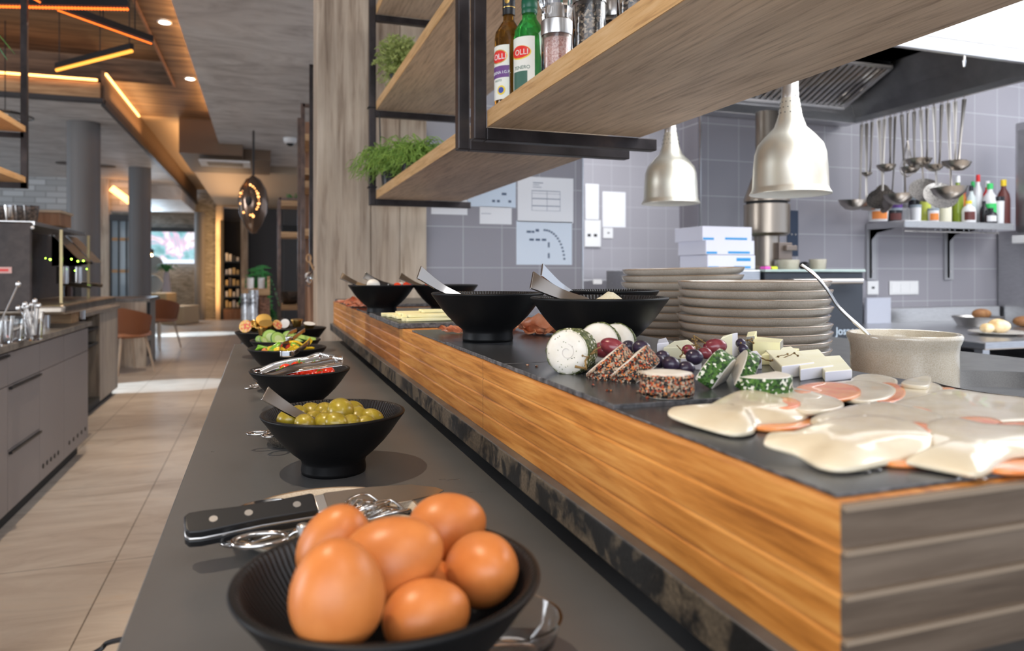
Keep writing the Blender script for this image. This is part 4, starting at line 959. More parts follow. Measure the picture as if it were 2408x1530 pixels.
# ------------------------------------------------------------------ hanging shelf units
XF, XB = .468, .846; TB = .030; XE = .893
def frame_rect(b, y, x0, x1, z0, z1, shelves, w=TB):
    for x in (x0, x1-w): box(b, x, x+w, y, y+w, z0, z1)
    for z in shelves: box(b, x0+w, x1-w, y+.001, y+w-.001, z-w, z)
def shelf(name, y0, y1, z, label, par=None, th=.036):
    t = thing(name, label, 'shelf', ((XF+XB)/2,(y0+y1)/2,z), 0, 'oak boards of the hanging shelves')
    b = bm_(); box(b, XF-(XF+XB)/2+.002, (XB-XF)/2, -(y1-y0)/2, (y1-y0)/2, 0, th); obj('board', b, oak_shelf, t, smooth=False)
    b = bm_(); box(b, XF-(XF+XB)/2-.0005, XF-(XF+XB)/2+.0018, -(y1-y0)/2, (y1-y0)/2, 0, th+.0002); obj('edge_strip', b, oak_edge, t, smooth=False)
ZA = H+.32
def unit(y0, y1, zs, label):
    t = thing('hanging_shelf_frame', label, 'shelf frame', (0,0,0), 0, 'black steel frames hanging over the buffet')
    for y in (y0, y1-TB):
        b = bm_()
        box(b, XF-TB, XF-.0006, y, y+TB, ZA-.028, CEIL); obj('upright', b, [blacksteel], t, smooth=False, bevel=.003)
        if y > 1.6: 
            pass
        for z in zs:
            b = bm_(); box(b, XF-.0005, XE, y+.0005, y+TB-.0005, z-.028, z-.0003); obj('crossbar', b, blacksteel, t, smooth=False, bevel=.002)
    return t
unit(-.3, 1.55, [ZA, ZA+.385], 'near black steel frame carrying the bottle shelf')
unit(1.655, 3.18, [ZA, ZA+.385, ZA+.80], 'far black steel frame carrying the plant shelves')
shelf('shelf_board', -.269, 1.519, ZA, 'long oak shelf board in front with the bottles and mills')
shelf('shelf_board', -.269, 1.519, ZA+.385, 'upper oak board of the near frame')
shelf('shelf_board', 1.686, 3.149, ZA, 'lowest oak board of the far frame with the curly plant')
shelf('shelf_board', 1.686, 3.149, ZA+.385, 'middle oak board of the far frame with the bushy plant')
shelf('shelf_board', 1.686, 3.149, ZA+.80, 'top oak board of the far frame')
b = bm_()
for z in (1.865, 1.52):
    tube(b, [(XF-.034+.035*(k in (1,2)), 3.182-.034*(k in (2,3)), z) for k in range(4)], .003, 6, True)
tag(obj('cable_ties', b, black), 'black cable ties round the far upright of the plant shelves', 'cable tie')
b = bm_(); tube(b, spline([(.48,3.14,1.84),(.482,3.13,1.7),(.484,3.12,1.6),(.49,3.11,1.52)],6), .003, 6); tag(obj('shelf_cable', b, black), 'thin black cable running down the far upright', 'cable')
# plants
def curly(p, n, spread, up, r, m, label, seed, pots, cat='plant', name='curly_plant'):
    rr = random.Random(seed); t = thing(name, label, cat, p)
    b = bm_()
    for (x,y) in pots:
        b2 = bm_(); lathe(b2, [(0,0),(.036,0),(.046,.072),(.048,.075),(.044,.075),(.040,.065),(0,.065)], 32, Matrix.Translation((x,y,0))); obj('pot', b2, black, t)
        for _ in range(n):
            a = rr.uniform(0,2*PI); L = rr.uniform(.35,1)*spread; q = V((x+rr.uniform(-.03,.03),y+rr.uniform(-.03,.03),.065)); pts = [q.copy()]
            hz = rr.uniform(.2,1)*up; ph = rr.uniform(0,6); k = 9
            for i in range(1,k+1):
                s = i/k; wob = .016*math.sin(ph+i*1.5); wob2 = .014*math.cos(ph*1.7+i*1.3)
                pts.append(V((q.x+math.cos(a)*L*s-math.sin(a)*wob, q.y+math.sin(a)*L*s+math.cos(a)*wob, q.z+hz*math.sin(s*2.6)-.05*s*s+wob2)))
            tube(b, spline(pts,2), r, 4, r1=r*.4)
    obj('foliage', b, m, t, angle=False); return t
curly((.545,2.92,ZA+.0365), 230, .20, .115, .0026, plantm, 'curly trailing green plant in black pots on the lowest far shelf', 3, [(-.035,.09),(.01,-.12)])
curly((.545,2.98,ZA+.4215), 0, .1, .1, .001, plantm, 'bushy light green plant in a black pot on the middle far shelf', 4, [(0,0)])
bush = [o for o in C.objects if o.name.startswith('curly_plant')][-1]; bush.name = 'bushy_plant'
fo = [c for c in bush.children if c.name.startswith('foliage')][0]
b = bm_(); rr = random.Random(5)
for _ in range(560):
    d = V((rr.gauss(0,1),rr.gauss(0,1),rr.gauss(0,1)+.3)).normalized(); L = rr.uniform(.06,.125)
    q = V((0,0,.13)); e = q+V((d.x*L,d.y*L,d.z*L*.9)); m_ = q.lerp(e,.5)+V((rr.uniform(-1,1),rr.uniform(-1,1),1))*.01
    pp = spline([q,m_,e],3); tube(b, pp, .0016, 4, r1=.001)
    for _k in range(5):
        z = e+V((rr.uniform(-1,1),rr.uniform(-1,1),rr.uniform(-1,1)))*.012; tube(b, [e,z], .0022, 4, r1=.001)
me = bpy.data.meshes.new('foliage'); b.to_mesh(me); b.free(); me.materials.append(mossm); fo.data = me
# bottles
ZB = ZA+.0365
def lab_text(par, name, body, size, r, a0, z, m, depth=.0002, dx=0):
    b = text(body, size, depth); bmesh.ops.triangulate(b, faces=b.faces); bmesh.ops.subdivide_edges(b, edges=b.edges, cuts=2, use_grid_fill=True); wrap(b, r, a0+dx/r, z); obj(name, b, m, par, smooth=False)
redm = mat('label red', (.75,.03,.02), .4); purp = mat('label purple', (.16,.06,.22), .5); goldl = mat('label gold', (.7,.5,.15), .35, .6); creaml = mat('label cream', (.80,.77,.68), .6); darkg = mat('label dark green', (.05,.13,.09), .5); bluel = mat('label blue', (.05,.08,.35), .5); ylab = mat('label yellow', (.85,.6,.05), .5)
def ellipse_patch(bm, r, a0, w, h, z, th=.0004, n=28):
    prev = None
    for q in range(1,7):
        f = q/6; ring = []
        for k in range(n):
            x = w/2*f*math.cos(2*PI*k/n); a = a0+x/r; ring.append(bm.verts.new(((r+th)*math.cos(a),(r+th)*math.sin(a),z+h/2*f*math.sin(2*PI*k/n))))
        if prev is None: bm.faces.new(ring)
        else:
            for k in range(n): bm.faces.new((prev[k],prev[(k+1)%n],ring[(k+1)%n],ring[k]))
        prev = ring
def face_cam(x, y): return math.atan2(-y, -x)
bx, by = .504, 1.478
t = thing('vinegar_bottle', 'tall brown glass bottle with black neck sleeve and white and purple label', 'bottle', (bx,by,ZB))
b = bm_(); lathe(b, [(0,.004),(.026,0),(.0305,.004),(.031,.012),(.031,.145),(.029,.160),(.020,.175),(.0125,.186),(.0118,.23),(0,.23)], 64); obj('glass_body', b, brownglass, t)
b = bm_(); lathe(b, [(.0135,.198),(.0138,.240),(.0148,.243),(.0148,.248),(.0135,.250),(.0128,.198)], 40); obj('neck_sleeve', b, black, t)
b = bm_(); lathe(b, [(.0145,.248),(.0148,.260),(.0,.262)], 40); obj('cap', b, gold, t)
b = bm_(); lathe(b, [(.0140,.213),(.0142,.2135),(.0142,.2145),(.0140,.215)],40); obj('gold_band', b, gold, t)
a0 = face_cam(bx,by)-.80
b = bm_(); patch(b, .0313, a0, .052, .012, .127); obj('label', b, creaml, t)
b = bm_(); patch(b, .0317, a0, .052, .058, .083); obj('purple_band', b, purp, t)
b = bm_(); ellipse_patch(b, .0316, a0, .046,.030,.103); obj('label_oval_border', b, goldl, t)
b = bm_(); ellipse_patch(b, .0319, a0, .042,.026,.103); obj('label_oval', b, redm, t)
lab_text(t, 'lettering', 'OLLI', .017, .0325, a0, .097, white, dx=.004); lab_text(t, 'lettering', 'MODENA I.G.P.', .0088, .0322, a0, .066, white)
lab_text(t, 'lettering', 'ACETO', .006, .0318, a0, .050, darkg)
b = bm_(); ellipse_patch(b, .0318, a0+.25, .020,.020,.031); obj('seal', b, ylab, t); b = bm_(); ellipse_patch(b, .0322, a0+.25, .013,.013,.031); obj('seal_centre', b, bluel, t)
b = bm_(); ellipse_patch(b, .0141, a0+.5, .011,.012,.226); obj('neck_seal', b, gold, t)
bx, by = .522, PX(1245,640,.522).y
t = thing('green_bottle', 'green glass bottle with cream label and green screw cap', 'bottle', (bx,by,ZB))
b = bm_(); lathe(b, [(0,.004),(.026,0),(.0315,.004),(.0325,.012),(.0325,.125),(.030,.142),(.022,.156),(.0155,.166),(.0145,.178),(.0145,.20),(0,.20)], 64); obj('glass_body', b, greenglass, t)
b = bm_(); lathe(b, [(.0155,.176),(.0165,.180),(.0165,.186),(.0158,.187),(.0168,.190),(.0168,.204),(.015,.207),(0,.207)], 40); obj('screw_cap', b, mat('green cap',(.01,.10,.05),.35), t)
a0 = face_cam(bx,by)-.52
b = bm_(); patch(b, .0329, a0, .056, .010, .122); obj('label', b, creaml, t)
b = bm_(); ellipse_patch(b, .0332, a0-.12, .050,.028,.090); obj('label_oval_border', b, ylab, t)
b = bm_(); ellipse_patch(b, .0335, a0-.12, .046,.025,.091); obj('label_oval', b, redm, t)
lab_text(t, 'lettering', 'OLLI', .016, .0341, a0-.1, .085, creaml, dx=.003)
b = bm_(); patch(b, .0332, a0-.15, .036, .012, .052); obj('label_picture', b, darkg, t)
lab_text(t, 'lettering', 'TENERO', .010, .0334, a0, .056, darkg)
crystal = mat('cut acrylic', (.95,.97,1), .05, trans=1, ior=1.49)
saltm = noisy('pink salt', [(.35,(.60,.22,.16)),(.5,(.85,.50,.42)),(.7,(.92,.70,.62))], 330, 4, .5, bmp=1, bd=.002)
pepc = speck('peppercorn fill', (.1,.08,.06), [(0,(.02,.015,.012)),(.4,(.08,.055,.04)),(.65,(.20,.14,.09)),(.85,(.42,.32,.22))], 260)
def mill(x, y, r, fill, fillname, label, kind):
    t = thing('spice_mill', label, 'mill', (x,y,ZB), 0, 'clear spice mills on the bottle shelf')
    hb = .084 if kind == 'crystal' else .097
    b = bm_(); lathe(b, [(0,.002),(r*.9,0),(r,.004),(r,hb),(r*.86,hb),(r*.86,.014),(0,.012)], 48); obj('jar', b, glass, t)
    b = bm_(); lathe(b, [(0,.0135),(r*.83,.0155),(r*.83,hb-.006),(0,hb-.004)], 40)
    for v in b.verts: v.co += V((mnoise.noise(v.co*400),mnoise.noise(v.co*400+V((9,9,9))),0))*.0008
    obj(fillname, b, fill, t, angle=False)
    if kind == 'crystal':
        b = bm_(); lathe(b, [(0,hb),(r*1.02,hb),(r*1.04,hb+.004),(r*1.04,hb+.026),(r*.98,hb+.028),(0,hb+.028)], 48); obj('steel_band', b, satin, t)
        b = bm_(); n = 10; prof = [(r*.98,hb+.029),(r*1.06,hb+.05),(r*1.20,hb+.066),(r*1.20,hb+.072),(r*1.02,hb+.080),(0,hb+.082)]
        lathe(b, prof, n*4)
        for v in b.verts:
            a = math.atan2(v.co.y,v.co.x); s = 1-.07*abs(math.sin(a*n/2)); v.co.x *= s; v.co.y *= s
        obj('crystal_knob', b, crystal, t, smooth=False)
        b = bm_(); lathe(b, [(0,hb+.03),(r*.5,hb+.031),(r*.35,hb+.06),(0,hb+.062)], 24); obj('inner_cone', b, satin, t)
    else:
        b = bm_(); lathe(b, [(0,hb),(r*1.02,hb),(r*1.02,hb+.05),(r*.95,hb+.052),(r*1.05,hb+.06),(r*1.0,hb+.10),(0,hb+.105)], 48); obj('steel_band', b, satin, t)
mill(.520,PX(1309,640,.520).y,.0285,saltm,'salt_fill','clear mill of pink salt with a cut crystal knob','crystal')
mill(.524,PX(1386,640,.524).y,.0285,pepc,'pepper_fill','clear mill of black peppercorns with a steel top','steel')
mill(.58,PX(1447,640,.58).y,.0225,pepc,'pepper_fill','second crystal-knob mill partly behind the shelf edge','crystal')
mill(.55,PX(1488,640,.55).y,.025,pepc,'pepper_fill','mill at the top edge of the picture beyond the peppercorns','steel')
mill(.62,PX(1335,640,.62).y,.020,saltm,'salt_fill','small mill hidden behind the pink salt','crystal')
# ------------------------------------------------------------------ heat lamps
def make_lamp():
    t = thing('heat_lamp', '', 'lamp'); r = .1
    k = 1.0
    prof = [(.0205,.250),(.0225,.245),(.030,.200),(.040,.172),(.062,.150),(.080,.128),(.0875,.105),(.0905,.07),(.093,.018),(.0945,.012),(.1005,.002),(.1000,0),(.0985,0)]
    b = bm_(); lathe(b, prof, 96); obj('shade', b, lampm, t)
    b = bm_(); lathe(b, [(.0985,0),(.092,.010),(.089,.07),(.085,.105),(.06,.145),(.02,.16),(0,.16)], 64); obj('shade_inside', b, lampin, t)
    b = bm_()
    for j,(zz,rr) in enumerate(((.236,.0242),(.222,.0268),(.208,.0295))):
        for a in range(14):
            an = 2*PI*(a+.5*(j%2))/14; c = V((rr*math.cos(an),rr*math.sin(an),zz)); ball(b, c, .0014,.0014,.0014,None,8)
    obj('vent_holes', b, black, t)
    b = bm_(); lathe(b, [(0,.246),(.0215,.246),(.0215,.262),(.0205,.264),(.0205,.56),(0,.56)], 40); obj('tube_holder', b, satin, t)
    b = bm_(); cyl(b, (0,0,.56),(0,0,1.55),.008,12); obj('suspension_rod', b, satin, t)
    b = bm_(); lathe(b, [(0,.05),(.03,.053),(.05,.07),(.05,.10),(.02,.13),(0,.13)], 32); obj('bulb', b, mat('warm bulb',(.85,.85,.8),.2,emit=(1,.75,.5),es=.1), t)
    return t
L1 = make_lamp(); p = PT(1858,640,1.86); L1.location = (p.x,p.y,H+.201); tag(L1,'large looking aluminium heat lamp nearest the camera','lamp','aluminium heat lamps over the pass')
p = PT(1577,640,2.52); L2 = copy_tree(L1,None,(p.x,p.y,H+.240),1.0,'farther aluminium heat lamp seen below the shelf corner')
# ------------------------------------------------------------------ timber post
b = bm_(); box(b, .233,.474,3.36,3.60,0,CEIL); t = thing('timber_post','weathered grey timber post rising behind the plant shelves','post',(0,0,0)); obj('main_board', b, oldwood, t, smooth=False, bevel=.006)
b = bm_(); box(b, .4755,.608,3.362,3.60,0,CEIL); obj('middle_board', b, oldwood, t, smooth=False, bevel=.004)
b = bm_(); box(b, .6095,.736,3.364,3.60,0,CEIL); obj('side_board', b, oldwood2, t, smooth=False, bevel=.004)
b = bm_()
for x,z in ((.32,1.86),(.42,2.0),(.29,1.62),(.44,1.5)):
    pass
b = bm_(); box(b, .10,.246,3.3,3.42,0,.9); 
b.free()
# ------------------------------------------------------------------ papers and sockets on the kitchen wall
def onwall(name, x0, y0, x1, y1, Y, m, label, cat, th=.001, group=None, parts=()):
    a = PY(x0,y1,Y); c = PY(x1,y0,Y); t = thing(name, label, cat, ((a.x+c.x)/2,Y,(a.z+c.z)/2), 0, group); w, h = (c.x-a.x)/2, (c.z-a.z)/2
    b = bm_(); box(b,-w,w,-th,-.0003,-h,h); obj('sheet' if th < .005 else 'plate', b, m, t, smooth=False, bevel=0 if th<.005 else .004)
    b = bm_(); 
    for q in parts:
        if len(q) == 4: u0,v0,u1,v1 = q; box(b, -w+2*w*u0,-w+2*w*u1,-th-.0006,-th,h-2*h*v1,h-2*h*v0)
    if len(b.verts): obj('print', b, ink if th<.005 else black, t, smooth=False)
    else: b.free()
    return t, w, h
WY = 3.42
lines = [(.25,.30,.76,.312),(.25,.47,.76,.485),(.25,.63,.76,.645),(.25,.36,.76,.365),(.25,.74,.76,.745),(.25,.30,.255,.74),(.52,.30,.525,.74),(.755,.30,.76,.74),(.27,.12,.45,.135),(.27,.17,.38,.18),(.27,.22,.42,.23)]
t,w_,h_ = onwall('wall_paper', 1217,420,1348,521, WY, paper, 'white sheet with a ruled table taped to the tiles', 'paper', parts=lines)
dash = [(.18,.22,.26,.27),(.27,.22,.32,.27),(.34,.18,.40,.24),(.23,.40,.31,.45),(.34,.40,.42,.45),(.45,.40,.53,.45),(.56,.48,.59,.60),(.56,.73,.59,.85)]
for k in range(13):
    a = k/12; x = .50+.36*math.sin(a*1.45); y = .20+.66*(1-math.cos(a*1.45))/(1-math.cos(1.45)); dash.append((x-.018,y-.022,x+.018,y+.022))
onwall('wall_paper', 1214,522,1345,622, WY, mat('pale blue paper',(.70,.78,.88),.7), 'white plan sheet with a curved row of dark marks, below the table sheet', 'paper', parts=dash)
onwall('wall_paper', 1100,420,1213,485, WY, mat('bluish paper',(.66,.76,.88),.7), 'bluish sheet with dark symbols half hidden by the shelf', 'paper', parts=[(.50,.75,.56,.83),(.60,.75,.66,.83),(.84,.75,.90,.83),(.7,.5,.8,.58)])
onwall('wall_paper', 1128,487,1203,526, WY, paper, 'small blank white note under the bluish sheet', 'paper', parts=[(.05,.4,.35,.42)])
onwall('wall_paper', 1014,470,1099,503, WY, paper, 'white strip of paper just under the far shelf frame', 'paper')
onwall('wall_paper', 1417,452,1471,533, 6.3, paper, 'white portrait sheet on the lighter pantry wall', 'paper')
onwall('wall_paper', 1377,433,1408,515, 6.29, paper, 'narrow white sheet at the pantry wall corner', 'paper')
onwall('fuse_box', 1374,518,1411,580, 6.3, white, 'small white box with two dark knobs on the pantry wall', 'switch box', .02, None, [(.15,.52,.35,.62),(.55,.52,.75,.62)])
onwall('wall_socket', 1418,536,1441,560, 6.3, white, 'white wall socket on the pantry wall', 'socket', .008, None, [(.42,.42,.62,.54)])
onwall('wall_socket', 2038,660,2064,693, WY, white, 'white wall socket between oven and triple switch', 'socket', .008, None, [(.36,.42,.62,.56)])
t,w_,h_ = onwall('wall_switch', 2090,660,2158,693, WY, white, 'white triple switch plate on the kitchen tiles', 'switch', .008)
for k in (-1,0,1):
    b = bm_(); box(b, k*w_*.62-w_*.27,k*w_*.62+w_*.27,-.011,-.008,-h_*.7,h_*.7); obj('rocker', b, white, t, bevel=.001)
t,w_,h_ = onwall('wall_panel', 1850,495,1876,602, WY, mat('navy panel',(.02,.035,.07),.4), 'dark blue steel plate with four screws behind the flue', 'plate', .006)
b = bm_()
for sx in (-.3,.4):
    for sz in (-.55,-.05): ball(b, (sx*w_,-.008,sz*h_), .005)
obj('screws', b, satin, t)
# pantry steel cabinet
b = bm_(); box(b, 1.9,3.4,5.5,6.2,0,1.09); tag(obj('steel_cabinet', b, steel, bevel=.006, smooth=False), 'steel cabinet in the pantry seen left of the plates', 'cabinet')
q = PY(1402,662,5.5); b = bm_(); box(b, q.x-.03,q.x+.05,5.49,5.4995,q.z-.02,q.z+.02); tag(obj('white_sticker', b, white, smooth=False), 'white sticker on the pantry cabinet', 'sticker')
# ------------------------------------------------------------------ hood
zH = 2.013; X0, X1, Y0, Y1 = 1.52, 3.26, 2.14, 3.30
t = thing('extractor_hood', 'large stainless extractor hood over the cooking line', 'hood')
b = bm_()
box(b, X0,X1,Y0-.02,Y0,zH,zH+.055); box(b, X0,X1,Y1,Y1+.1,zH,zH+.17); box(b, X1-.02,X1,Y0,Y1,zH,zH+.055); box(b, X0,X0+.02,Y0,Y1,zH,zH+.055)
obj('lower_rim', b, steel, t, smooth=False, bevel=.003)
b = bm_()
def quad(b, *ps): b.faces.new([b.verts.new(p) for p in ps])
zt2 = zH+.25; xi = X1-.12; yi0 = Y0+.25
quad(b, (X1-.02,Y0,zH+.03),(X1-.02,Y1,zH+.03),(xi,Y1,zt2),(xi,yi0,zt2)); quad(b, (X0,Y0,zH+.03),(X1-.02,Y0,zH+.03),(xi,yi0,zt2),(X0,yi0,zt2))
quad(b, (X0,yi0,zt2),(xi,yi0,zt2),(xi,Y1-.1,zt2),(X0,Y1-.1,zt2)); quad(b, (X0,Y1,zH+.1),(xi,Y1,zH+.1),(xi,Y1-.35,zt2),(X0,Y1-.35,zt2))
bmesh.ops.solidify(b, geom=b.faces[:], thickness=.004); obj('inner_panel', b, hoodm, t, smooth=False)
b = bm_(); box(b, X0,X1,Y0,Y1+.1,zt2+.01,CEIL-.001); obj('upper_casing', b, white, t, smooth=False)
b = bm_(); box(b, X0-.001,X1+.001,Y0-.021,Y0-.0195,zH+.056,zt2+.3); box(b, X1,X1+.002,Y0,Y1,zH+.056,zt2+.3); obj('outer_skin', b, white, t, smooth=False)
fl = thing('grease_filter', 'slanted steel baffle filter inside the hood', 'filter', (0,0,0))
b = bm_(); nA = V((0,-.35,zt2-zH-.1)).normalized()
for k in range(31):
    x = 1.95+k*.0385
    a = V((x,Y1-.02,zH+.075)); c = V((x,Y1-.36,zt2-.03)); tube(b, [a,c], .010, 8)
obj('baffles', b, chrome, fl)
b = bm_()
for x in (1.93,3.125): tube(b, [V((x,Y1-.02,zH+.075)),V((x,Y1-.36,zt2-.03))], .014, 8)
for y,z in ((Y1-.03,zH+.075),(Y1-.36,zt2-.03)): tube(b, [V((1.93,y,z)),V((3.125,y,z))], .014, 8)
obj('filter_frame', b, steel, fl)
b = bm_(); quad(b,(1.93,Y1-.012,zH+.09),(3.125,Y1-.012,zH+.09),(3.125,Y1-.35,zt2-.015),(1.93,Y1-.35,zt2-.015)); obj('gap_shade_sheet', b, blackmat, fl, smooth=False)  # black sheet put in for the shade between the baffles
for (x,y,lb) in ((2267,148,'small spray nozzle under the near rim of the hood'),(1800,285,'small spray nozzle under the rear rim of the hood')):
    yy = Y0-.01 if x > 2000 else Y1+.05; p = PY(x,y,yy); t2 = thing('spray_nozzle', lb, 'nozzle', (p.x,yy,zH))
    b = bm_(); cyl(b,(0,0,0),(0,0,-.02),.006,12); cyl(b,(0,0,-.02),(0,0,-.045),.009,12,r1=.004); obj('body', b, chrome, t2)
# ladles
utm = mat('worn utensil steel', (.40,.365,.33), .28, 1)
def ladle(y, L, kind, s, rz, lean, label):
    t = thing({'bowl':'ladle','flat':'skimmer','spoon':'serving_spoon','whisk':'whisk'}[kind], label, 'ladle' if kind=='bowl' else kind if kind=='whisk' else 'skimmer' if kind=='flat' else 'spoon', (X1-.01,y,zH-.002), Euler((lean[0],lean[1],rz)), 'utensils hanging from the hood rim')
    b = bm_(); tube(b, spline([(0,.004,-.028),(0,-.008,-.012),(0,0,.006),(0,.012,-.006)],4), .0022, 6); w = .014 if kind != 'whisk' else .006
    if kind != 'whisk': strip(b, spline([(0,0,-.012),(0,.002,-L*.5),(0,.004,-L*.78),(0,.0,-L)],4), [.020,.019,.016,.013,.012,.011,.011,.010,.010,.010,.011,.012,.014], (0,1,0), .003, .1)
    else: cyl(b,(0,0,-.012),(0,0,-L*.5),.006,10)
    obj('handle', b, utm, t)
    b = bm_()
    if kind == 'bowl':
        r = s; lathe(b, [(0,-r*.75),(r*.5,-r*.66),(r*.85,-r*.35),(r,0),(r*.96,0),(r*.80,-r*.33),(r*.45,-r*.6),(0,-r*.69)], 32, Matrix.Translation((0,-r*.95,-L)))
    elif kind == 'flat':
        r = s; lathe(b, [(0,-.010),(r*.6,-.007),(r,0),(r,.0015),(r*.6,-.0055),(0,-.0085)], 32, Matrix.Translation((0,-r*.5,-L-r*.55)) @ Matrix.Rotation(math.radians(55),4,'X'))
    elif kind == 'spoon':
        ball(b, (0,0,0), s*.7,s,.006,None,18); bmesh.ops.transform(b, matrix=Matrix.Translation((0,-s*.4,-L-s*.7)) @ Matrix.Rotation(math.radians(65),4,'X'), verts=b.verts)
    else:
        for k in range(6):
            a = k*PI/6; tube(b, spline([(0,0,-L*.5),(s*.5*math.cos(a),s*.5*math.sin(a),-L*.8),(s*math.cos(a)*.9,s*math.sin(a)*.9,-L*1.02),(0,0,-L*1.15),(-s*math.cos(a)*.9,-s*math.sin(a)*.9,-L*1.02),(-s*.5*math.cos(a),-s*.5*math.sin(a),-L*.8),(0,0,-L*.5)],4), .0012, 5)
    obj('head', b, noisy('perforated steel',[(.45,(.25,.24,.23)),(.55,(.6,.58,.56))],260,1,.3,1) if kind=='flat' else utm, t)
us = [(3.260,.43,'bowl',.062,-1.2,(0,.03),'leftmost and widest ladle, its bowl lowest of all'),(3.226,.44,'bowl',.052,2.2,(.0,.0),'ladle second from the left behind the widest one'),(3.186,.29,'bowl',.022,-1.4,(0,.02),'tiny ladle near the left end of the rim'),
 (3.141,.37,'spoon',.045,-.9,(0,-.03),'long solid serving spoon near the left end'),(3.101,.40,'flat',.055,-1.0,(0,.02),'slanted skimmer behind the whisk'),(3.062,.27,'bowl',.038,-1.2,(0,0),'small ladle high between the skimmers'),(3.028,.42,'spoon',.05,-1.6,(0,.03),'dark serving spoon left of the deep ladle'),
 (2.988,.43,'bowl',.058,-1.3,(0,-.02),'deep ladle hanging low in the middle'),(2.948,.30,'whisk',.03,0,(0,.03),'thin wire whisk in the middle of the row'),(2.909,.30,'bowl',.036,-1.2,(0,0),'middle-sized ladle right of the whisk'),(2.869,.38,'flat',.060,-.6,(0,-.02),'perforated skimmer in the middle of the row'),
 (2.830,.27,'bowl',.048,-1.5,(0,0),'short ladle above the round skimmer'),(2.790,.41,'flat',.062,-.5,(0,-.03),'solid round turner right of the perforated skimmer'),(2.745,.31,'bowl',.034,-1.4,(0,.02),'small ladle near the right end'),(2.711,.43,'bowl',.062,-1.0,(0,-.02),'wide low ladle before the oil bottle'),(2.671,.30,'bowl',.042,-1.0,(0,0),'second ladle from the right'),(2.620,.32,'bowl',.044,-.9,(0,.05),'rightmost ladle of the row')]
for y,L,k,s,rz,ln,lb in us: ladle(y,L*1.03,k,s*1.32,rz+0,(ln[0]+R.uniform(-.05,.05),ln[1]*1.6),lb+' on the hood rim')
# ------------------------------------------------------------------ wall shelf and bottles
zs = 1.15+.297
t = thing('steel_wall_shelf', 'stainless wall shelf on brackets holding sauce bottles', 'shelf')
b = bm_(); box(b, 3.436,4.29,3.137,3.415,zs-.012,zs); box(b, 3.436,4.29,3.134,3.138,zs-.04,zs); box(b, 3.433,3.437,3.137,3.415,zs-.04,zs); obj('shelf_plate', b, steel, t, smooth=False, bevel=.002)
for x in (3.455, 4.08):
    b = bm_(); quad(b,(x,3.2,zs-.012),(x,3.41,zs-.012),(x,3.41,zs-.33),(x,3.39,zs-.33),(x,3.39,zs-.10),(x,3.35,zs-.06),(x,3.22,zs-.04)); bmesh.ops.solidify(b, geom=b.faces[:], thickness=.004)
    box(b, x-.02,x+.05,3.405,3.417,zs-.34,zs-.013); obj('bracket', b, mat('bracket grey',(.40,.40,.42),.4,.3), t, smooth=False)
    b = bm_(); ball(b,(x+.02,3.403,zs-.29),.005); obj('screw', b, satin, t)
b = bm_()
tube(b, [(3.5,3.2,zs-.055),(4.25,3.2,zs-.055)], .005, 8)
for k in range(10): tube(b, [(3.70+k*.056+(k%2)*-.015,3.17,zs-.015),(3.70+k*.056+(k%2)*-.015,3.17,zs-.05)], .003, 6)
obj('hook_rail', b, chrome, t)
def bottle(px, w, htop, y0, body, cap, label, kind='bottle', band=None, neck=.35, capc=None):
    y = y0+.215; p = PY(px, 520, y); sc = F/((y)/(CS-ray(px,0)[1]*0-ray(px,0)[0]*SN)); r = w/2/sc; h = htop/sc
    t = thing({'tub':'food_tub','bottle':'sauce_bottle','jar':'jar'}[kind], label, {'tub':'tub','bottle':'bottle','jar':'jar'}[kind], (p.x,y,zs+.0005), 0, 'bottles and tubs on the steel wall shelf')
    b = bm_()
    if kind == 'bottle': lathe(b, [(0,0),(r*.9,0),(r,h*.03),(r,h*.55),(r*.85,h*.68),(r*neck*1.1,h*.80),(r*neck,h*.9),(0,h*.9)], 24)
    else: lathe(b, [(0,0),(r*.9,0),(r,h*.85),(0,h*.86)], 24)
    obj('body', b, body, t)
    b = bm_()
    if kind == 'bottle': lathe(b, [(0,h*.86),(r*neck*1.25,h*.86),(r*neck*1.2,h),(0,h)], 20)
    else: lathe(b, [(0,h*.84),(r*1.04,h*.84),(r*1.04,h),(0,h)], 24)
    obj('cap', b, cap, t)
    if band is not None:
        a0 = math.atan2(-y,-p.x); b = bm_(); patch(b, r*1.012, a0+.2, r*1.6, h*.12, h*(.5 if kind=='bottle' else .62), .001); obj('label', b, band, t)
cm = lambda n,c,r=.4: mat('pack '+n,c,r)
wh = cm('white',(.78,.78,.80)); orl = cm('orange',(.80,.25,.05)); gry = cm('grey lid',(.28,.33,.38)); grn = cm('green cap',(.05,.6,.15)); yel = cm('yellow cap',(.9,.65,.03)); rd = cm('red',(.7,.03,.03)); brn = cm('brown sauce',(.13,.035,.03)); oil = cm('green oil',(.20,.27,.02),.1); oily = cm('yellow oil',(.55,.6,.1),.1); dk = cm('dark glass',(.02,.02,.025),.15); mayo = cm('mayonnaise',(.82,.78,.62)); pur = cm('purple',(.12,.05,.25)); pale = cm('pale clear',(.6,.68,.68),.15)
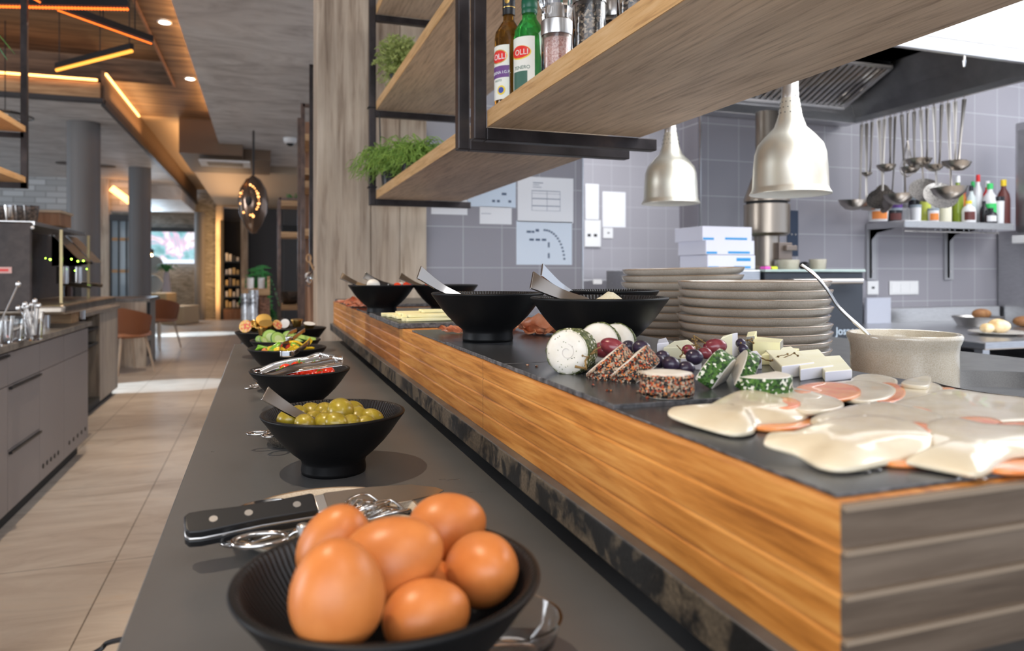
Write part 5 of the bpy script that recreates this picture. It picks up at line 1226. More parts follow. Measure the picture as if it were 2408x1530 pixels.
for a in [(2065,44,36,3.05,wh,gry,'white tub with an orange label at the left end of the wall shelf','tub',orl),(2104,32,32,3.06,dk,gry,'dark-labelled tub beside the leftmost tub','tub',brn),(2130,28,34,3.1,wh,wh,'plain white tub, third on the wall shelf','tub'),(2153,24,40,3.02,wh,gry,'white tub below the dark box lid','tub'),
 (2080,28,24,3.14,pur,dk,'small purple jar behind the left tubs','jar'),(2108,26,62,3.15,pur,dk,'purple jar behind the second tub','jar'),(2150,26,66,3.14,dk,gry,'dark square-looking jar behind the white tub','jar'),
 (2176,24,78,3.06,oily,pale,'yellow oil bottle with a clear top','bottle'),(2195,24,32,2.99,wh,gry,'small white tub with orange print in the middle','tub',orl),(2193,22,70,3.14,wh,rd,'white bottle with a red mark behind the small tub'),(2222,28,88,3.06,mayo,grn,'cream-filled bottle left of the green oil'),(2252,24,112,3.04,oil,wh,'tall green oil bottle with a pale neck'),
 (2243,18,60,3.14,rd,rd,'red bottle behind the green oil'),(2268,14,86,3.14,orl,rd,'orange bottle with a red tip'),(2278,30,52,2.98,wh,yel,'squat squeeze bottle with a yellow cap','bottle',brn),(2284,22,92,3.10,pale,dk,'clear bottle with a dark blue collar'),(2288,18,104,3.16,pale,grn,'bottle with a dark green neck at the back'),(2300,20,118,3.10,wh,rd,'tall white bottle with a red stripe'),
 (2322,24,104,3.10,rd,wh,'red ketchup-like bottle with a white cap'),(2328,30,96,3.03,wh,grn,'white squeeze bottle with a bright green cap','bottle',grn),(2330,26,36,2.97,dk,dk,'short black bottle with a white label','bottle',wh),(2314,18,54,3.02,dk,dk,'short dark bottle left of the black one'),(2360,28,106,3.04,brn,yel,'brown sauce bottle with a yellow tip at the right end','bottle'),(2350,20,64,2.99,wh,dk,'small jar with a white label before the brown bottle','jar')]:
    a = list(a); bottle(*a[:7], *(a[7:] if len(a) > 7 else []))
# ------------------------------------------------------------------ oven block with flue
t = thing('charcoal_oven', 'black charcoal oven with a long steel door handle', 'oven')
xo0, xo1, yo0, yo1 = 2.14, 2.70, 2.70, 3.41; zo = 1.165
b = bm_(); box(b, xo0,xo1,yo0,yo1,0,zo-.012); obj('body', b, mat('oven black',(.03,.035,.045),.3), t, smooth=False, bevel=.006)
b = bm_(); box(b, xo0-.005,xo1+.005,yo0-.01,yo1,zo-.011,zo); obj('top_plate', b, mat('greenish glass edge',(.45,.55,.5),.15,.4), t, smooth=False, bevel=.002)
b = bm_(); box(b, xo0+.02,xo1-.02,yo0-.02,yo0-.001,.3,zo-.05); obj('door', b, mat('oven door',(.04,.045,.055),.25), t, smooth=False, bevel=.006)
b = bm_(); hz = PY(1940,661,yo0-.07).z; hx0 = PY(1862,661,yo0-.07).x; hx1 = PY(2026,661,yo0-.07).x; cyl(b,(hx0,yo0-.07,hz),(hx1,yo0-.07,hz),.014,20)
for x in (hx0+.03, hx1-.06): cyl(b,(x,yo0-.07,hz),(x,yo0-.02,hz),.009,12)
obj('handle', b, satin, t)
q = PY(1992,786,yo0-.021); b = text('Josper', .052, .001); bmesh.ops.transform(b, matrix=Matrix.Translation((q.x,yo0-.0215,q.z)) @ Matrix.Rotation(PI/2,4,'X'), verts=b.verts); obj('lettering', b, mat('pale lettering',(.55,.65,.75),.4), t, smooth=False)
b = bm_(); box(b, 1.70,2.13,2.72,3.41,0,zo-.003); tag(obj('steel_bench', b, steel, smooth=False, bevel=.004), 'steel bench block left of the black oven', 'bench')
fx = PY(1803,640,3.05).x; t = thing('flue', 'brushed steel flue with a wide drum and cone, standing on the oven line', 'flue', (fx,3.05,zo))
drum = noisy('warm brushed steel',[(.3,(.30,.25,.20)),(.7,(.46,.40,.34))],8,3,.32,1,(1,1,.1))
b = bm_(); lathe(b, [(.085,0),(.085,.01),(.062,.02),(.062,.17),(0,.17)], 40); obj('lower_pipe', b, drum, t)
b = bm_(); lathe(b, [(0,.172),(.095,.172),(.112,.185),(.112,.33),(0,.33)], 48); obj('drum', b, drum, t)
b = bm_(); lathe(b, [(0,.345),(.112,.345),(.112,.36),(.055,.52),(.055,.80),(0,.80)], 48); obj('cone', b, drum, t)
b = bm_(); lathe(b, [(0,.331),(.1,.331),(.1,.345),(0,.345)], 40); obj('gap_ring', b, blackmat, t)
b = bm_(); box(b,-.005,.075,-.10,-.06,.05,.135); box(b,.02,.085,-.125,-.10,.095,.12); obj('damper_box', b, mat('damper',(.25,.2,.17),.4,.6), t, smooth=False, bevel=.003)
bluem = mat('blue stripe',(.03,.30,.65),.5); boxm = mat('lilac white card',(.74,.74,.84),.6)
for k,(x0,x1,z0,dx) in enumerate(((1664,1776,0,0),(1660,1774,.075,0),(1652,1768,.145,0))):
    a = PY(x0,640,2.90).x; c = PY(x1,640,2.90).x; t = thing('carton', ['bottom','middle','top'][k]+' lilac white carton with blue stripes in the stack of three', 'box', ((a+c)/2,3.02,zo+z0*.93+.0005), 0, 'stacked cartons on the steel bench')
    w_ = (c-a)/2; b = bm_(); box(b,-w_,w_,-.12,.12,0,.068); obj('carton_body', b, boxm, t, smooth=False, bevel=.002)
    b = bm_(); box(b,-w_*.1 if k else w_*.1,w_*.8,-.1208,-.1202,.006,.016); box(b,-w_*.98,-w_*.55,-.1208,-.1202,.004,.014); 
    if k == 0: box(b, w_*.2,w_*.8,-.1208,-.1202,.04,.055)
    obj('blue_print', b, bluem, t, smooth=False)
for (x,w_,h_,lb) in ((1853,.055,.048,'square-sided pale ramekin on the oven'),(1923,.042,.052,'round pale ramekin on the oven, right of the square one')):
    p = PY(x,628,2.90); b = bm_(); r = w_; lathe(b, [(0,0),(r*.8,0),(r*.88,.004),(r,h_),(r*.93,h_),(r*.8,.01),(0,.008)], 32, Matrix.Translation((p.x,2.90,zo))); tag(obj('ramekin', b, pot_m), lb, 'ramekin')
p = PY(1892,628,3.1); b = bm_(); ball(b,(p.x,3.1,zo+.022),.03,.03,.022); tag(obj('small_dark_lid', b, black), 'small dark lid between the two ramekins', 'lid')  # a dark lid, modelled as a flattened ball
for x,c,lb in ((1800,(.9,.1,.55),'pink highlighter pen cap on the bench'),(1816,(.8,.95,.05),'yellow highlighter beside the pink one')):
    p = PY(x,628,2.78); b = bm_(); box(b, p.x-.016,p.x+.016,2.76,2.80,zo+.0002,zo+.014); tag(obj('highlighter', b, mat('marker'+str(x),c,.4,emit=None), bevel=.004), lb, 'pen')
# ------------------------------------------------------------------ right steel table
t = thing('steel_table', 'stainless work table along the right of the kitchen', 'table')
zt3 = .85; b = bm_(); box(b, 2.95,4.50,2.28,3.38,zt3-.035,zt3); obj('table_top', b, steel, t, smooth=False, bevel=.006)
b = bm_(); box(b, 2.95,4.50,3.38,3.415,zt3-.03,zt3+.085); obj('backsplash', b, steel, t, smooth=False, bevel=.003)
b = bm_(); box(b, 3.0,4.46,2.34,2.37,zt3-.13,zt3-.10); obj('rail', b, steel, t, smooth=False)
for x,y in ((2.98,2.32),(3.75,2.32),(4.44,2.32),(2.98,3.34),(4.44,3.34)):
    b = bm_(); box(b, x-.02,x+.02,y-.02,y+.02,0,zt3-.036); obj('leg', b, steel, t, smooth=False)
b = bm_(); box(b, 3.06,4.38,2.42,3.28,.0,.68); tag(obj('under_table_fridge', b, hoodm, smooth=False, bevel=.01), 'dark steel fridge body under the work table', 'fridge')
b = bm_(); box(b, 4.52,5.2,2.4,3.41,0,1.42); tag(obj('tall_steel_cabinet', b, steel, smooth=False, bevel=.006), 'tall steel cabinet closing the right side of the work table', 'cabinet')
a = PX(2386,290,4.40); c = PX(2386,550,4.40); t = thing('steel_door_unit', 'steel cabinet door at the right frame edge above the work table', 'cabinet', (4.40,a.y,c.z+.0))
b = bm_(); box(b, 0,.119,-1.0,0,0,a.z-c.z); obj('casing', b, steel, t, smooth=False, bevel=.01)
b = bm_(); box(b, -.018,-.001,-1.0,-.03,.0,a.z-c.z-.05); obj('door', b, hoodm, t, smooth=False, bevel=.004)
b = bm_(); box(b, -.03,.0,-.2,-.0,-.06,-.01); obj('handle', b, white, t, bevel=.006)
a = PY(2034,700,3.36); c = PY(2090,768,3.36); b = bm_(); box(b, a.x,c.x,3.345,3.365,zt3+.0003,a.z); tag(obj('clear_side_panel', b, mat('hazy acrylic',(.50,.52,.60),.3), smooth=False), 'pale hazy panel standing beside the oven', 'panel')
# breads
p = PZ(2347,782,zt3+.01); t = thing('bread_plate','white plate of bread rolls on the steel table','plate',(p.x,p.y,zt3)); b = bm_(); lathe(b, [(0,.002),(.07,.002),(.072,0),(.08,.004),(.125,.014),(.125,.017),(.08,.008),(0,.007)], 48); obj('dish', b, plate_light, t)
bread = noisy('pale crust', [(.3,(.66,.38,.12)),(.55,(.84,.66,.40)),(.8,(.88,.76,.55))], 14, 4, .6, bmp=.3, bd=.004); crust = noisy('brown crust', [(.3,(.22,.09,.035)),(.7,(.42,.21,.08))], 25, 4, .7)
for dx,dy,r,m,lb in ((0,0,.044,bread,'pale kaiser-like roll in the middle of the white plate'),(.062,.03,.038,bread,'golden roll at the right of the white plate'),(-.06,.01,.03,bread,'smaller golden roll at the left of the white plate')):
    b = bm_(); ball(b,(0,0,0),r,r,r*.75,None,24)
    for v in b.verts: v.co *= 1+.06*math.cos(5*math.atan2(v.co.y,v.co.x))
    o = obj('bread_roll', b, m, angle=False); o.location = (p.x+dx,p.y+dy,zt3+.012+r*.7); tag(o, lb, 'bread', 'rolls on the white plate')
p2 = PZ(2290,765,zt3); t = thing('steel_tray','grey oval dish behind the plate of rolls','dish',(p2.x+.03,p2.y,zt3)); b = bm_(); lathe(b, [(0,.002),(.10,0),(.13,.05),(.135,.052),(.125,.05),(.10,.006),(0,.005)], 40); obj('dish', b, satin, t)
b = bm_(); ball(b,(0,0,0),.06,.04,.03); o = obj('dark_loaf', b, crust, angle=False); o.location = (p2.x+.06,p2.y,zt3+.065); tag(o,'brown loaf piece on the grey dish','bread')
b = bm_(); ball(b,(0,0,0),.06,.05,.03); o = obj('dark_loaf', b, crust, angle=False); q = PZ(2408,768,zt3); o.location = (q.x,q.y,zt3+.03); tag(o,'brown loaf at the right frame edge on the steel table','bread')
# ------------------------------------------------------------------ bar counter on the left
XC = -1.05; zb = .84
def cab(y0, y1, label, fronts, grp='grey bar cabinets'):
    t = thing('bar_cabinet', label, 'cabinet', (0,0,0), 0, grp)
    b = bm_(); box(b, -1.66,XC-.02,y0,y1,.09,zb-.031); obj('carcass', b, cabinet_m, t, smooth=False)
    b = bm_(); box(b, -1.6,XC-.06,y0,y1,0,.09); obj('plinth', b, blackmat, t, smooth=False)
    for (kind, a0, a1, z0, z1, h) in fronts:
        b = bm_(); box(b, XC-.019,XC,a0+.002,a1-.002,z0+.002,z1-.002)
        f = obj(kind, b, cabinet_m, t, smooth=False, bevel=.0015)
        if h: 
            b = bm_(); box(b, XC+.001,XC+.014,a0+.01,a1-.01,z1-.016,z1-.006); g = obj('handle', b, black, f, smooth=False)
    return t
def yx(px, py=800): return PX(px,py,XC).y
ys = [1.2, yx(-120), yx(18), yx(93), yx(150), 5.25]
z1, z2 = .655, .37
cab(ys[0], ys[1], 'grey bar cabinet nearest the camera at the left frame edge', [('drawer',ys[0],ys[1],z1,.80,True),('door',ys[0],ys[1],.1,z1,False)])
cab(ys[1], ys[2], 'grey bar cabinet cut by the left edge of the picture', [('drawer',ys[1],ys[2],z1,.80,True),('door',ys[1],ys[2],.1,z1,False)])
cab(ys[2], ys[3], 'grey bar cabinet with two stacked handles', [('drawer',ys[2],ys[3],z1,.80,False),('drawer',ys[2],ys[3],z2,z1,True),('drawer',ys[2],ys[3],.1,z2,True)])
t = cab(ys[3], ys[5], 'end grey bar cabinet with round vent holes low in its doors', [('drawer',ys[3],ys[4],z1,.80,False),('drawer',ys[4],ys[5],z1,.80,False),('door',ys[3],ys[4],.1,z1,False),('door',ys[4],ys[5],.1,z1,False)])
for a0,a1 in ((ys[3]+.06,ys[4]-.12),(ys[4]+.12,ys[5]-.08)):
    b = bm_()
    for k in range(5): yy = a0+(a1-a0)*k/4; cyl(b,(XC-.001,yy,.17),(XC+.004,yy,.17),.012,14)
    obj('vent_holes', b, black, t)
b = bm_(); box(b, -1.70,XC+.02,1.2,5.27,zb-.03,zb); tag(obj('bar_worktop', b, stonetop, smooth=False, bevel=.003), 'brown grey stone bar top under the coffee machine', 'worktop')
# second run with the open niche and grey oak end
t = thing('niche_cabinet', 'grey oak bar unit with an open niche beyond the grey cabinets', 'cabinet', (0,0,0))
b = bm_(); box(b, -1.9,-1.30,5.40,5.44,.06,zb-.03); box(b, -1.9,-1.82,5.44,6.94,.06,zb-.03); box(b, -1.82,-1.30,5.44,6.94,.06,.10)
for z in (.55,.68): box(b, -1.82,-1.31,5.44,6.94,z,z+.015)
obj('niche', b, blackmat, t, smooth=False)
b = bm_(); box(b, -1.9,-1.30,6.941,7.75,.06,zb-.03); obj('oak_panel', b, greywood, t, smooth=False)
b = bm_(); box(b, -1.92,-1.28,5.38,7.78,zb-.0295,zb); obj('top', b, stonetop, t, smooth=False)
b = bm_(); box(b, -1.9,-1.34,5.42,7.7,0,.0595); obj('plinth', b, blackmat, t, smooth=False)
b = bm_(); ball(b,(0,0,0),.10,.16,.19,None,16)
for v in b.verts: v.co.z = max(v.co.z,-.15)
o = obj('paper_sack', b, mat('sack',(.42,.37,.32),.8)); o.location = (-1.46,6.6,.25+.001); tag(o, 'pale sack standing in the open bar niche', 'bag')
# coffee machine
brass = mat('aged brass', (.45,.36,.20), .35, .8)
t = thing('coffee_machine', 'large dark espresso machine with steel trays and slanted covers on the bar', 'coffee machine', (-.05,0,0))
pan_m = noisy('machine side',[(.4,(.045,.035,.032)),(.6,(.06,.047,.043))],20,3,.45,.3)
q0 = PT(100,520,3.95); ym = q0.y
b = bm_(); box(b,-1.75,-1.13,ym-.02,ym,zb+.10,1.425); obj('side_panel', b, pan_m, t, smooth=False, bevel=.02, seg=3)
b = bm_(); box(b,-1.75,-1.35,ym,ym+1.5,zb+.10,1.41); obj('rear_body', b, pan_m, t, smooth=False)
b = bm_(); box(b,-1.75,-1.12,ym,ym+1.2,1.41,1.43); obj('cup_tray', b, satin, t, smooth=False)
b = bm_(); box(b,-1.40,-.98,ym+.02,ym+1.5,zb+.075,zb+.135); obj('drip_tray', b, drum, t, smooth=False, bevel=.02, seg=3)
for y in (ym+.1, ym+.95):
    b = bm_(); cyl(b,(-1.1,y,zb),(-1.1,y,zb+.075),.03,14); obj('foot', b, chrome, t)
for y in (ym+.25, ym+.95):
    b = bm_(); box(b,-1.06,-1.045,y,y+.015,zb+.135,1.40); obj('post', b, brass, t, smooth=False)
for k in (0,1):
    y = 5.2+k*.36; b = bm_(); quad(b,(-1.19,y,1.40),(-1.19,y+.30,1.40),(-1.03,y+.30,1.22),(-1.03,y,1.22)); bmesh.ops.solidify(b, geom=b.faces[:], thickness=.02); obj('group_cover', b, satin, t, smooth=False, bevel=.003)
    b = bm_(); quad(b,(-1.19,y+.001,1.39),(-1.03,y+.001,1.21),(-1.19,y+.001,1.19)); bmesh.ops.solidify(b, geom=b.faces[:], thickness=.004); obj('group_side', b, drum, t, smooth=False)
    b = bm_(); cyl(b,(-1.16,y+.13,1.19),(-1.16,y+.13,1.08),.035,18); cyl(b,(-1.16,y+.13,1.08),(-1.0,y+.13,1.06),.012,10); obj('group_head', b, chrome, t)
gl = emis('green indicator', (.35,1,.05), 14)
for (x,y,s) in ((118,610,.9),(107,607,.5),(168,609,.8),(183,614,.8),(196,613,.8),(176,636,.5),(204,632,.5)):
    p = PX(x,y,-1.07 if x > 150 else -1.12); b = bm_(); ball(b, p, .005*s, .011*s, .005*s, None, 10); obj('green_light', b, gl, t).location = (.05,0,0)
q = PT(10,635,3.92); b = bm_(); q.x += .05; box(b, q.x-.05,q.x+.05,ym-.023,ym-.0205,q.z-.017,q.z+.017); obj('badge', b, mat('badge pink',(.72,.45,.42),.5), t, smooth=False)
b = bm_(); box(b, q.x-.03,q.x+.035,ym-.0245,ym-.0232,q.z-.006,q.z+.006); obj('badge_print', b, redm, t, smooth=False)
b = bm_(); q = PT(77,535,3.92); ball(b,(q.x+.05,ym-.022,q.z),.009); q = PT(40,663,3.72); obj('screw', b, white, t)
# cups on the machine, glasses in front, mills
darkcup = noisy('dark glazed cup',[(.4,(.03,.025,.022)),(.7,(.14,.10,.08))],60,4,.2,coat=.5)
def tumbler(p, r, h, m, label, name='glass', cat='glass', grp=None):
    b = bm_(); lathe(b, [(0,.003),(r*.72,0),(r*.8,.004),(r,h),(r*.93,h),(r*.74,.012),(0,.012)], 20); o = obj(name, b, m); o.location = p; return tag(o, label, cat, grp)
for k,(x,m,lb) in enumerate(((8,darkcup,'dark cup at the left end on the coffee machine'),(28,chrome,'steel beaker between dark cups on the machine'),(52,darkcup,'black cup in the middle on the coffee machine'),(72,darkcup,'glazed dark cup right of the black one on the machine'))):
    p = PT(x,514,3.95); tumbler((p.x,p.y,1.4305),.042,.085,m,lb,'cup','cup','cups on the coffee machine')
p = PT(112,524,4.3); t2 = thing('wooden_box', 'reddish wooden box on top of the coffee machine', 'box', (p.x-.05,p.y+.1,1.4305)); b = bm_(); box(b,-.13,.12,-.14,.14,0,.075); obj('box_body', b, chipwood, t2, smooth=False); b = bm_(); box(b,-.14,.13,-.15,.15,.0755,.09); obj('rim', b, beige, t2, smooth=False)
GG = 'clear glasses on the bar'
for x,y,t_,r,h,lb in ((5,775,3.15,.045,.12,'clear glass at the left frame edge holding a spoon'),(33,772,3.25,.040,.10,'squat clear glass second from the left'),(78,772,3.3,.044,.13,'clear glass full of small spoons'),(52,783,3.4,.03,.04,'tiny glass candle holder between the glasses'),(-20,790,3.0,.045,.11,'clear glass just outside the left edge')):
    p = PT(x,y,t_); tumbler((p.x,p.y,zb+.0005),r,h,glass,lb,'drinking_glass','glass',GG)
def spoon_in(a, b_, label):
    t2 = thing('bar_spoon', label, 'spoon', (0,0,0), 0, 'small spoons in the bar glasses'); b = bm_(); cyl(b, a, b_, .0035, 8); obj('handle', b, satin, t2); b = bm_(); ball(b, b_, .010,.006,.014); obj('bowl', b, satin, t2)
spoon_in(PT(5,750,3.15), PT(43,668,3.15), 'long spoon leaning right in the leftmost glass')
p = PT(78,772,3.3)
for k in range(7):
    spoon_in((p.x+R.uniform(-.015,.015),p.y+R.uniform(-.015,.015),zb+.03),(p.x+R.uniform(-.07,.03),p.y+R.uniform(-.04,.04),zb+.15+R.uniform(0,.03)), 'small steel spoon crowded in the glass of spoons')
def turned_mill(p, h, m, label):
    k = h/.3; b = bm_(); lathe(b, [(0,0),(.032*k,0),(.034*k,.02*k),(.024*k,.09*k),(.027*k,.16*k),(.020*k,.21*k),(.028*k,.235*k),(.018*k,.25*k),(.030*k,.275*k),(.02*k,.298*k),(0,.3*k)], 24); o = obj('pepper_mill', b, m); o.location = p; tag(o, label, 'mill')
p = PX(204,716,-1.12); turned_mill((-1.36,6.15,zb+.0003),.33,mat('dark mill wood',(.05,.02,.012),.3),'dark turned pepper mill behind the coffee machine')
q = PT(150,560,5.6); turned_mill((q.x,q.y,1.38),.16,mat('dark red wood',(.05,.018,.012),.3),'dark wooden knob standing above the machine covers')
p = (-1.17,5.95); b = bm_(); box(b,-.10,.10,-.10,.10,0,.54); o = obj('back_bottle_box', b, blackmat, smooth=False); o.location = (q.x,q.y,zb+.0005); tag(o,'dark grinder body behind the coffee machine','grinder')
tumbler((-1.28,5.05,zb+.0003),.05,.10,mat('pale bluish cup',(.4,.55,.62),.4),'pale bluish beaker under the coffee machine tray','beaker','cup')
b = bm_(); box(b,-1.28,-1.10,5.06,5.24,zb+.0005,zb+.07); tag(obj('tea_box', b, warmwood, smooth=False),'orange wooden box under the machine tray','box')
# ------------------------------------------------------------------ hanging shelf frame over the bar
t = thing('bar_hanging_frame', 'black steel frame with oak shelves hanging over the bar at top left', 'shelf frame')
Yf = 4.49; Xa = PX(50,440,-1.2).x
b = bm_(); box(b,-1.215,-1.185,Yf,Yf+.03,1.60,3.449); obj('upright', b, blacksteel, t, smooth=False)
b = bm_(); box(b,-1.7,-1.185,Yf,Yf+.03,1.60,1.63); box(b,-1.7,-1.2,Yf,Yf+.03,1.87,1.895); obj('crossbar', b, blacksteel, t, smooth=False)
for z in (1.63, 1.90):
    b = bm_(); box(b,-1.62,-1.19,1.6,Yf-.001,z,z+.03); obj('shelf', b, oak_edge, t, smooth=False)
b = bm_(); box(b,-1.215,-1.185,1.6,1.63,1.60,3.449); obj('upright', b, blacksteel, t, smooth=False)
wg = mat('wine glass',(1,1,1),.02,trans=1)
q = PX(8,410,-1.3); b = bm_(); lathe(b, [(.03,0),(.03,.002),(.004,.006),(.004,.07),(.03,.10),(.036,.14),(.03,.18),(.0285,.18),(.034,.14),(.028,.102),(0,.075)], 24); o = obj('wine_glass', b, wg); o.location = (-1.32,3.55,1.6605); tag(o,'wine glass on the lower shelf at the left frame edge','glass')
t = thing('hanging_leaves', 'green arching leaves at the top left frame edge', 'plant', (-1.36,4.0,2.25))
b = bm_()
for k in range(12):
    a = R.uniform(-1,1.4); L = R.uniform(.16,.26); strip(b, spline([(0,0,0),(math.cos(a)*L*.5,math.sin(a)*L*.5,.07),(math.cos(a)*L,math.sin(a)*L,-.07)],5), [.004+.018*math.sin(PI*i/10) for i in range(11)], (0,0,1), .001)
obj('leaves', b, fernm, t); b = bm_(); lathe(b, [(0,-.32),(.05,-.32),(.07,-.04),(.065,-.03),(0,-.04)], 24); obj('pot', b, black, t)
# ------------------------------------------------------------------ pendant light bars
bead = emis('amber led', (1,.15,.015), 2.2); yl = emis('yellow tube', (1,.38,.05), 1.7)
def lightbar(a, c, m, label, n=0, wires=()):
    t = thing('pendant_light_bar', label, 'pendant light', (0,0,0), 0, 'slim light bars hanging under the ceiling boards')
    a, c = V(a), V(c); up = V((0,0,.045)); d = (c-a).normalized(); w = d.cross(V((0,0,1))).normalized()
    b = bm_(); vs = []
    for p in (a,c):
        for s,u in ((-1,.012),(1,.012),(1,.055),(-1,.055)): vs.append(b.verts.new(p+w*.015*s+V((0,0,u))))
    b.faces.new(vs[:4][::-1]); b.faces.new(vs[4:])
    for k in range(4): b.faces.new((vs[k],vs[(k+1)%4],vs[4+(k+1)%4],vs[4+k]))
    obj('housing', b, black, t, smooth=False)
    b = bm_()
    if n:
        for k in range(n): ball(b, a.lerp(c,(k+.5)/n), (c-a).length/n*.47, None, None, None, 8)
    else: cyl(b, a, c, .012, 12)
    obj('light_tube', b, m, t)
    b = bm_()
    for s in wires: p = a.lerp(c,s)+V((0,0,.05)); cyl(b, p, V((p.x,p.y,3.449)), .004, 6)
    obj('suspension', b, black, t)
zl = 2.74
lightbar(PZ(-160,12,zl), PZ(303,22,zl), bead, 'beaded amber light bar running across the top left corner', 60, (.45,.97))
lightbar(PZ(135,24,zl), PZ(357,103,zl), bead, 'beaded amber light bar slanting down to the right', 60, (.45,.8))
lightbar(PZ(133,165,zl), PZ(310,120,zl), yl, 'smooth yellow light bar hanging lowest at the left', 0, (.04,.6,.97))
lightbar(PZ(60,-14,zl), PZ(95,6,zl), bead, 'short amber light bar end at the top frame edge', 12, (.5,))
# ------------------------------------------------------------------ columns
for (x,t_,r,ztop,lb) in ((197,8.45,.172,CEIL,'thick grey round column nearest, behind the bar'),(329,12.1,.17,CEIL,'second grey round column beside the glass door'),(470,17.6,.125,2.62,'slim far grey column before the stone wall')):
    p = PT(x,640,t_); b = bm_(); lathe(b, [(0,0),(r,0),(r,ztop),(0,ztop)], 48); o = obj('round_column', b, colm); o.location = (p.x,p.y,0); tag(o, lb, 'column')
# ------------------------------------------------------------------ chairs
def make_chair(loc, rz, label):
    t = thing('shell_chair', label, 'chair', loc, rz, 'tan leather shell chairs')
    b = bm_(); g = []; na = 22; nz = 9
    for i in range(na+1):
        a = math.radians(-128+256*i/na); top = .36*(.55+.45*math.cos(a*.62))+.0
        row = []
        for j in range(nz+1):
            s = j/nz; z = .42+top*s; rr = .25+.05*s**.7; row.append(b.verts.new((rr*math.sin(a), rr*math.cos(a)*.92, z)))
        g.append(row)
    for i in range(na):
        for j in range(nz): b.faces.new((g[i][j],g[i+1][j],g[i+1][j+1],g[i][j+1]))
    bmesh.ops.solidify(b, geom=b.faces[:], thickness=.022); obj('shell_back', b, leather, t)
    b = bm_(); lathe(b, [(0,.40),(.20,.405),(.26,.43),(.255,.465),(.2,.48),(0,.47)], 36); obj('seat', b, leather, t)
    for sx in (-1,1):
        for sy in (-1,1):
            b = bm_(); tube(b, [(sx*.15,sy*.14,.41),(sx*.22,sy*.21,0)], .017, 10, r1=.010); obj('leg', b, paleleg, t)
p = PT(298,640,8.35); make_chair((p.x,p.y,0), 2.2, 'tan leather shell chair standing before the white-wood island')
p = PT(374,640,11.0); make_chair((p.x,p.y,0), 2.5, 'farther tan leather chair partly hidden behind the island')
# island
t = thing('wood_island', 'pale wooden island with a dark open shelf side behind the first chair', 'cabinet', (0,0,0))
a = PZ(278,858,0); c = PZ(380,846,0)
b = bm_(); box(b, -2.45,-1.335,9.80,9.83,0,.80); obj('front_panel', b, oldwood2, t, smooth=False)
b = bm_(); box(b, -2.45,-1.335,9.83,10.6,0,.80); obj('body', b, greywood, t, smooth=False)
b = bm_(); box(b, -2.5,-1.29,9.77,10.65,.80,.84); obj('top', b, stonetop, t, smooth=False)
b = bm_()
for z in (.12,.36,.60): box(b, -1.336,-1.33,9.86,10.1,z,z+.18)
obj('shelf_shade_panels', b, blackmat, t, smooth=False)  # thin black panels paint the shade inside the shelf openings
# glass door with frame
t = thing('door_1', 'dark-framed glass door beside the second column', 'door', (0,0,0)); t['kind'] = 'structure'; del t['category']
dm = mat('door frame', (.03,.035,.04), .4)
b = bm_(); 
for x in (-2.69,-2.56,-2.43,-2.37): box(b, x,x+.03,15.25,15.30,0,2.2)
box(b,-2.69,-2.35,15.2,15.3,2.12,2.24); obj('frame', b, dm, t, smooth=False)
b = bm_(); box(b,-2.66,-2.37,15.27,15.28,.02,2.12); obj('pane', b, mat('bluish door glass',(.25,.32,.36),.08,trans=.0), t, smooth=False)
b = bm_()
for z in (1.15,1.75): box(b,-2.66,-2.38,15.262,15.268,z,z+.06)
tag(obj('wooden_ledge', b, mat('warm ledge wood',(.55,.33,.16),.5), smooth=False), 'warm wooden ledges behind the dark-framed glass door', 'shelf')
b = bm_(); tube(b, [PY(262,442,15.1),PY(306,474,15.12)], .06, 8); tag(obj('light_strip', b, cove, smooth=False), 'glowing strip above the glass door', 'light strip')
# far window
p0 = PY(353,610,19.45); p1 = PY(460,546,19.45)
t = thing('window_1','bright far window with turquoise and pink view','window',(0,0,0)); t['kind'] = 'structure'; del t['category']
wm = mat('window view',(0,0,0),.3); n,l,bs = nodes(wm); v = coords(wm,(1.3,1,1.0)); f = noise(wm, v, 2.2, 3, .5, .8); c = ramp(wm, f, [(.35,(.12,.28,.30)),(.46,(.25,.45,.50)),(.53,(.55,.38,.50)),(.60,(.75,.75,.85)),(.7,(.30,.14,.10))]); l.new(c, bs.inputs['Emission Color']); bs.inputs['Emission Strength'].default_value = 1.3
b = bm_(); box(b,p0.x,p1.x,19.44,19.46,p0.z,p1.z); obj('view', b, wm, t, smooth=False)
b = bm_(); box(b,p0.x-.1,p1.x+.02,19.25,19.5,p0.z-.09,p0.z); obj('sill', b, emis('sill with painted daylight',(.75,.85,1),1.1), t, smooth=False)  # sill material glows: its daylight is put into the colour
b = bm_(); box(b,p0.x-.1,p1.x+.04,19.40,19.5,p1.z,p1.z+.10); box(b,p1.x,p1.x+.04,19.4,19.5,p0.z,p1.z); obj('frame', b, dm, t, smooth=False)
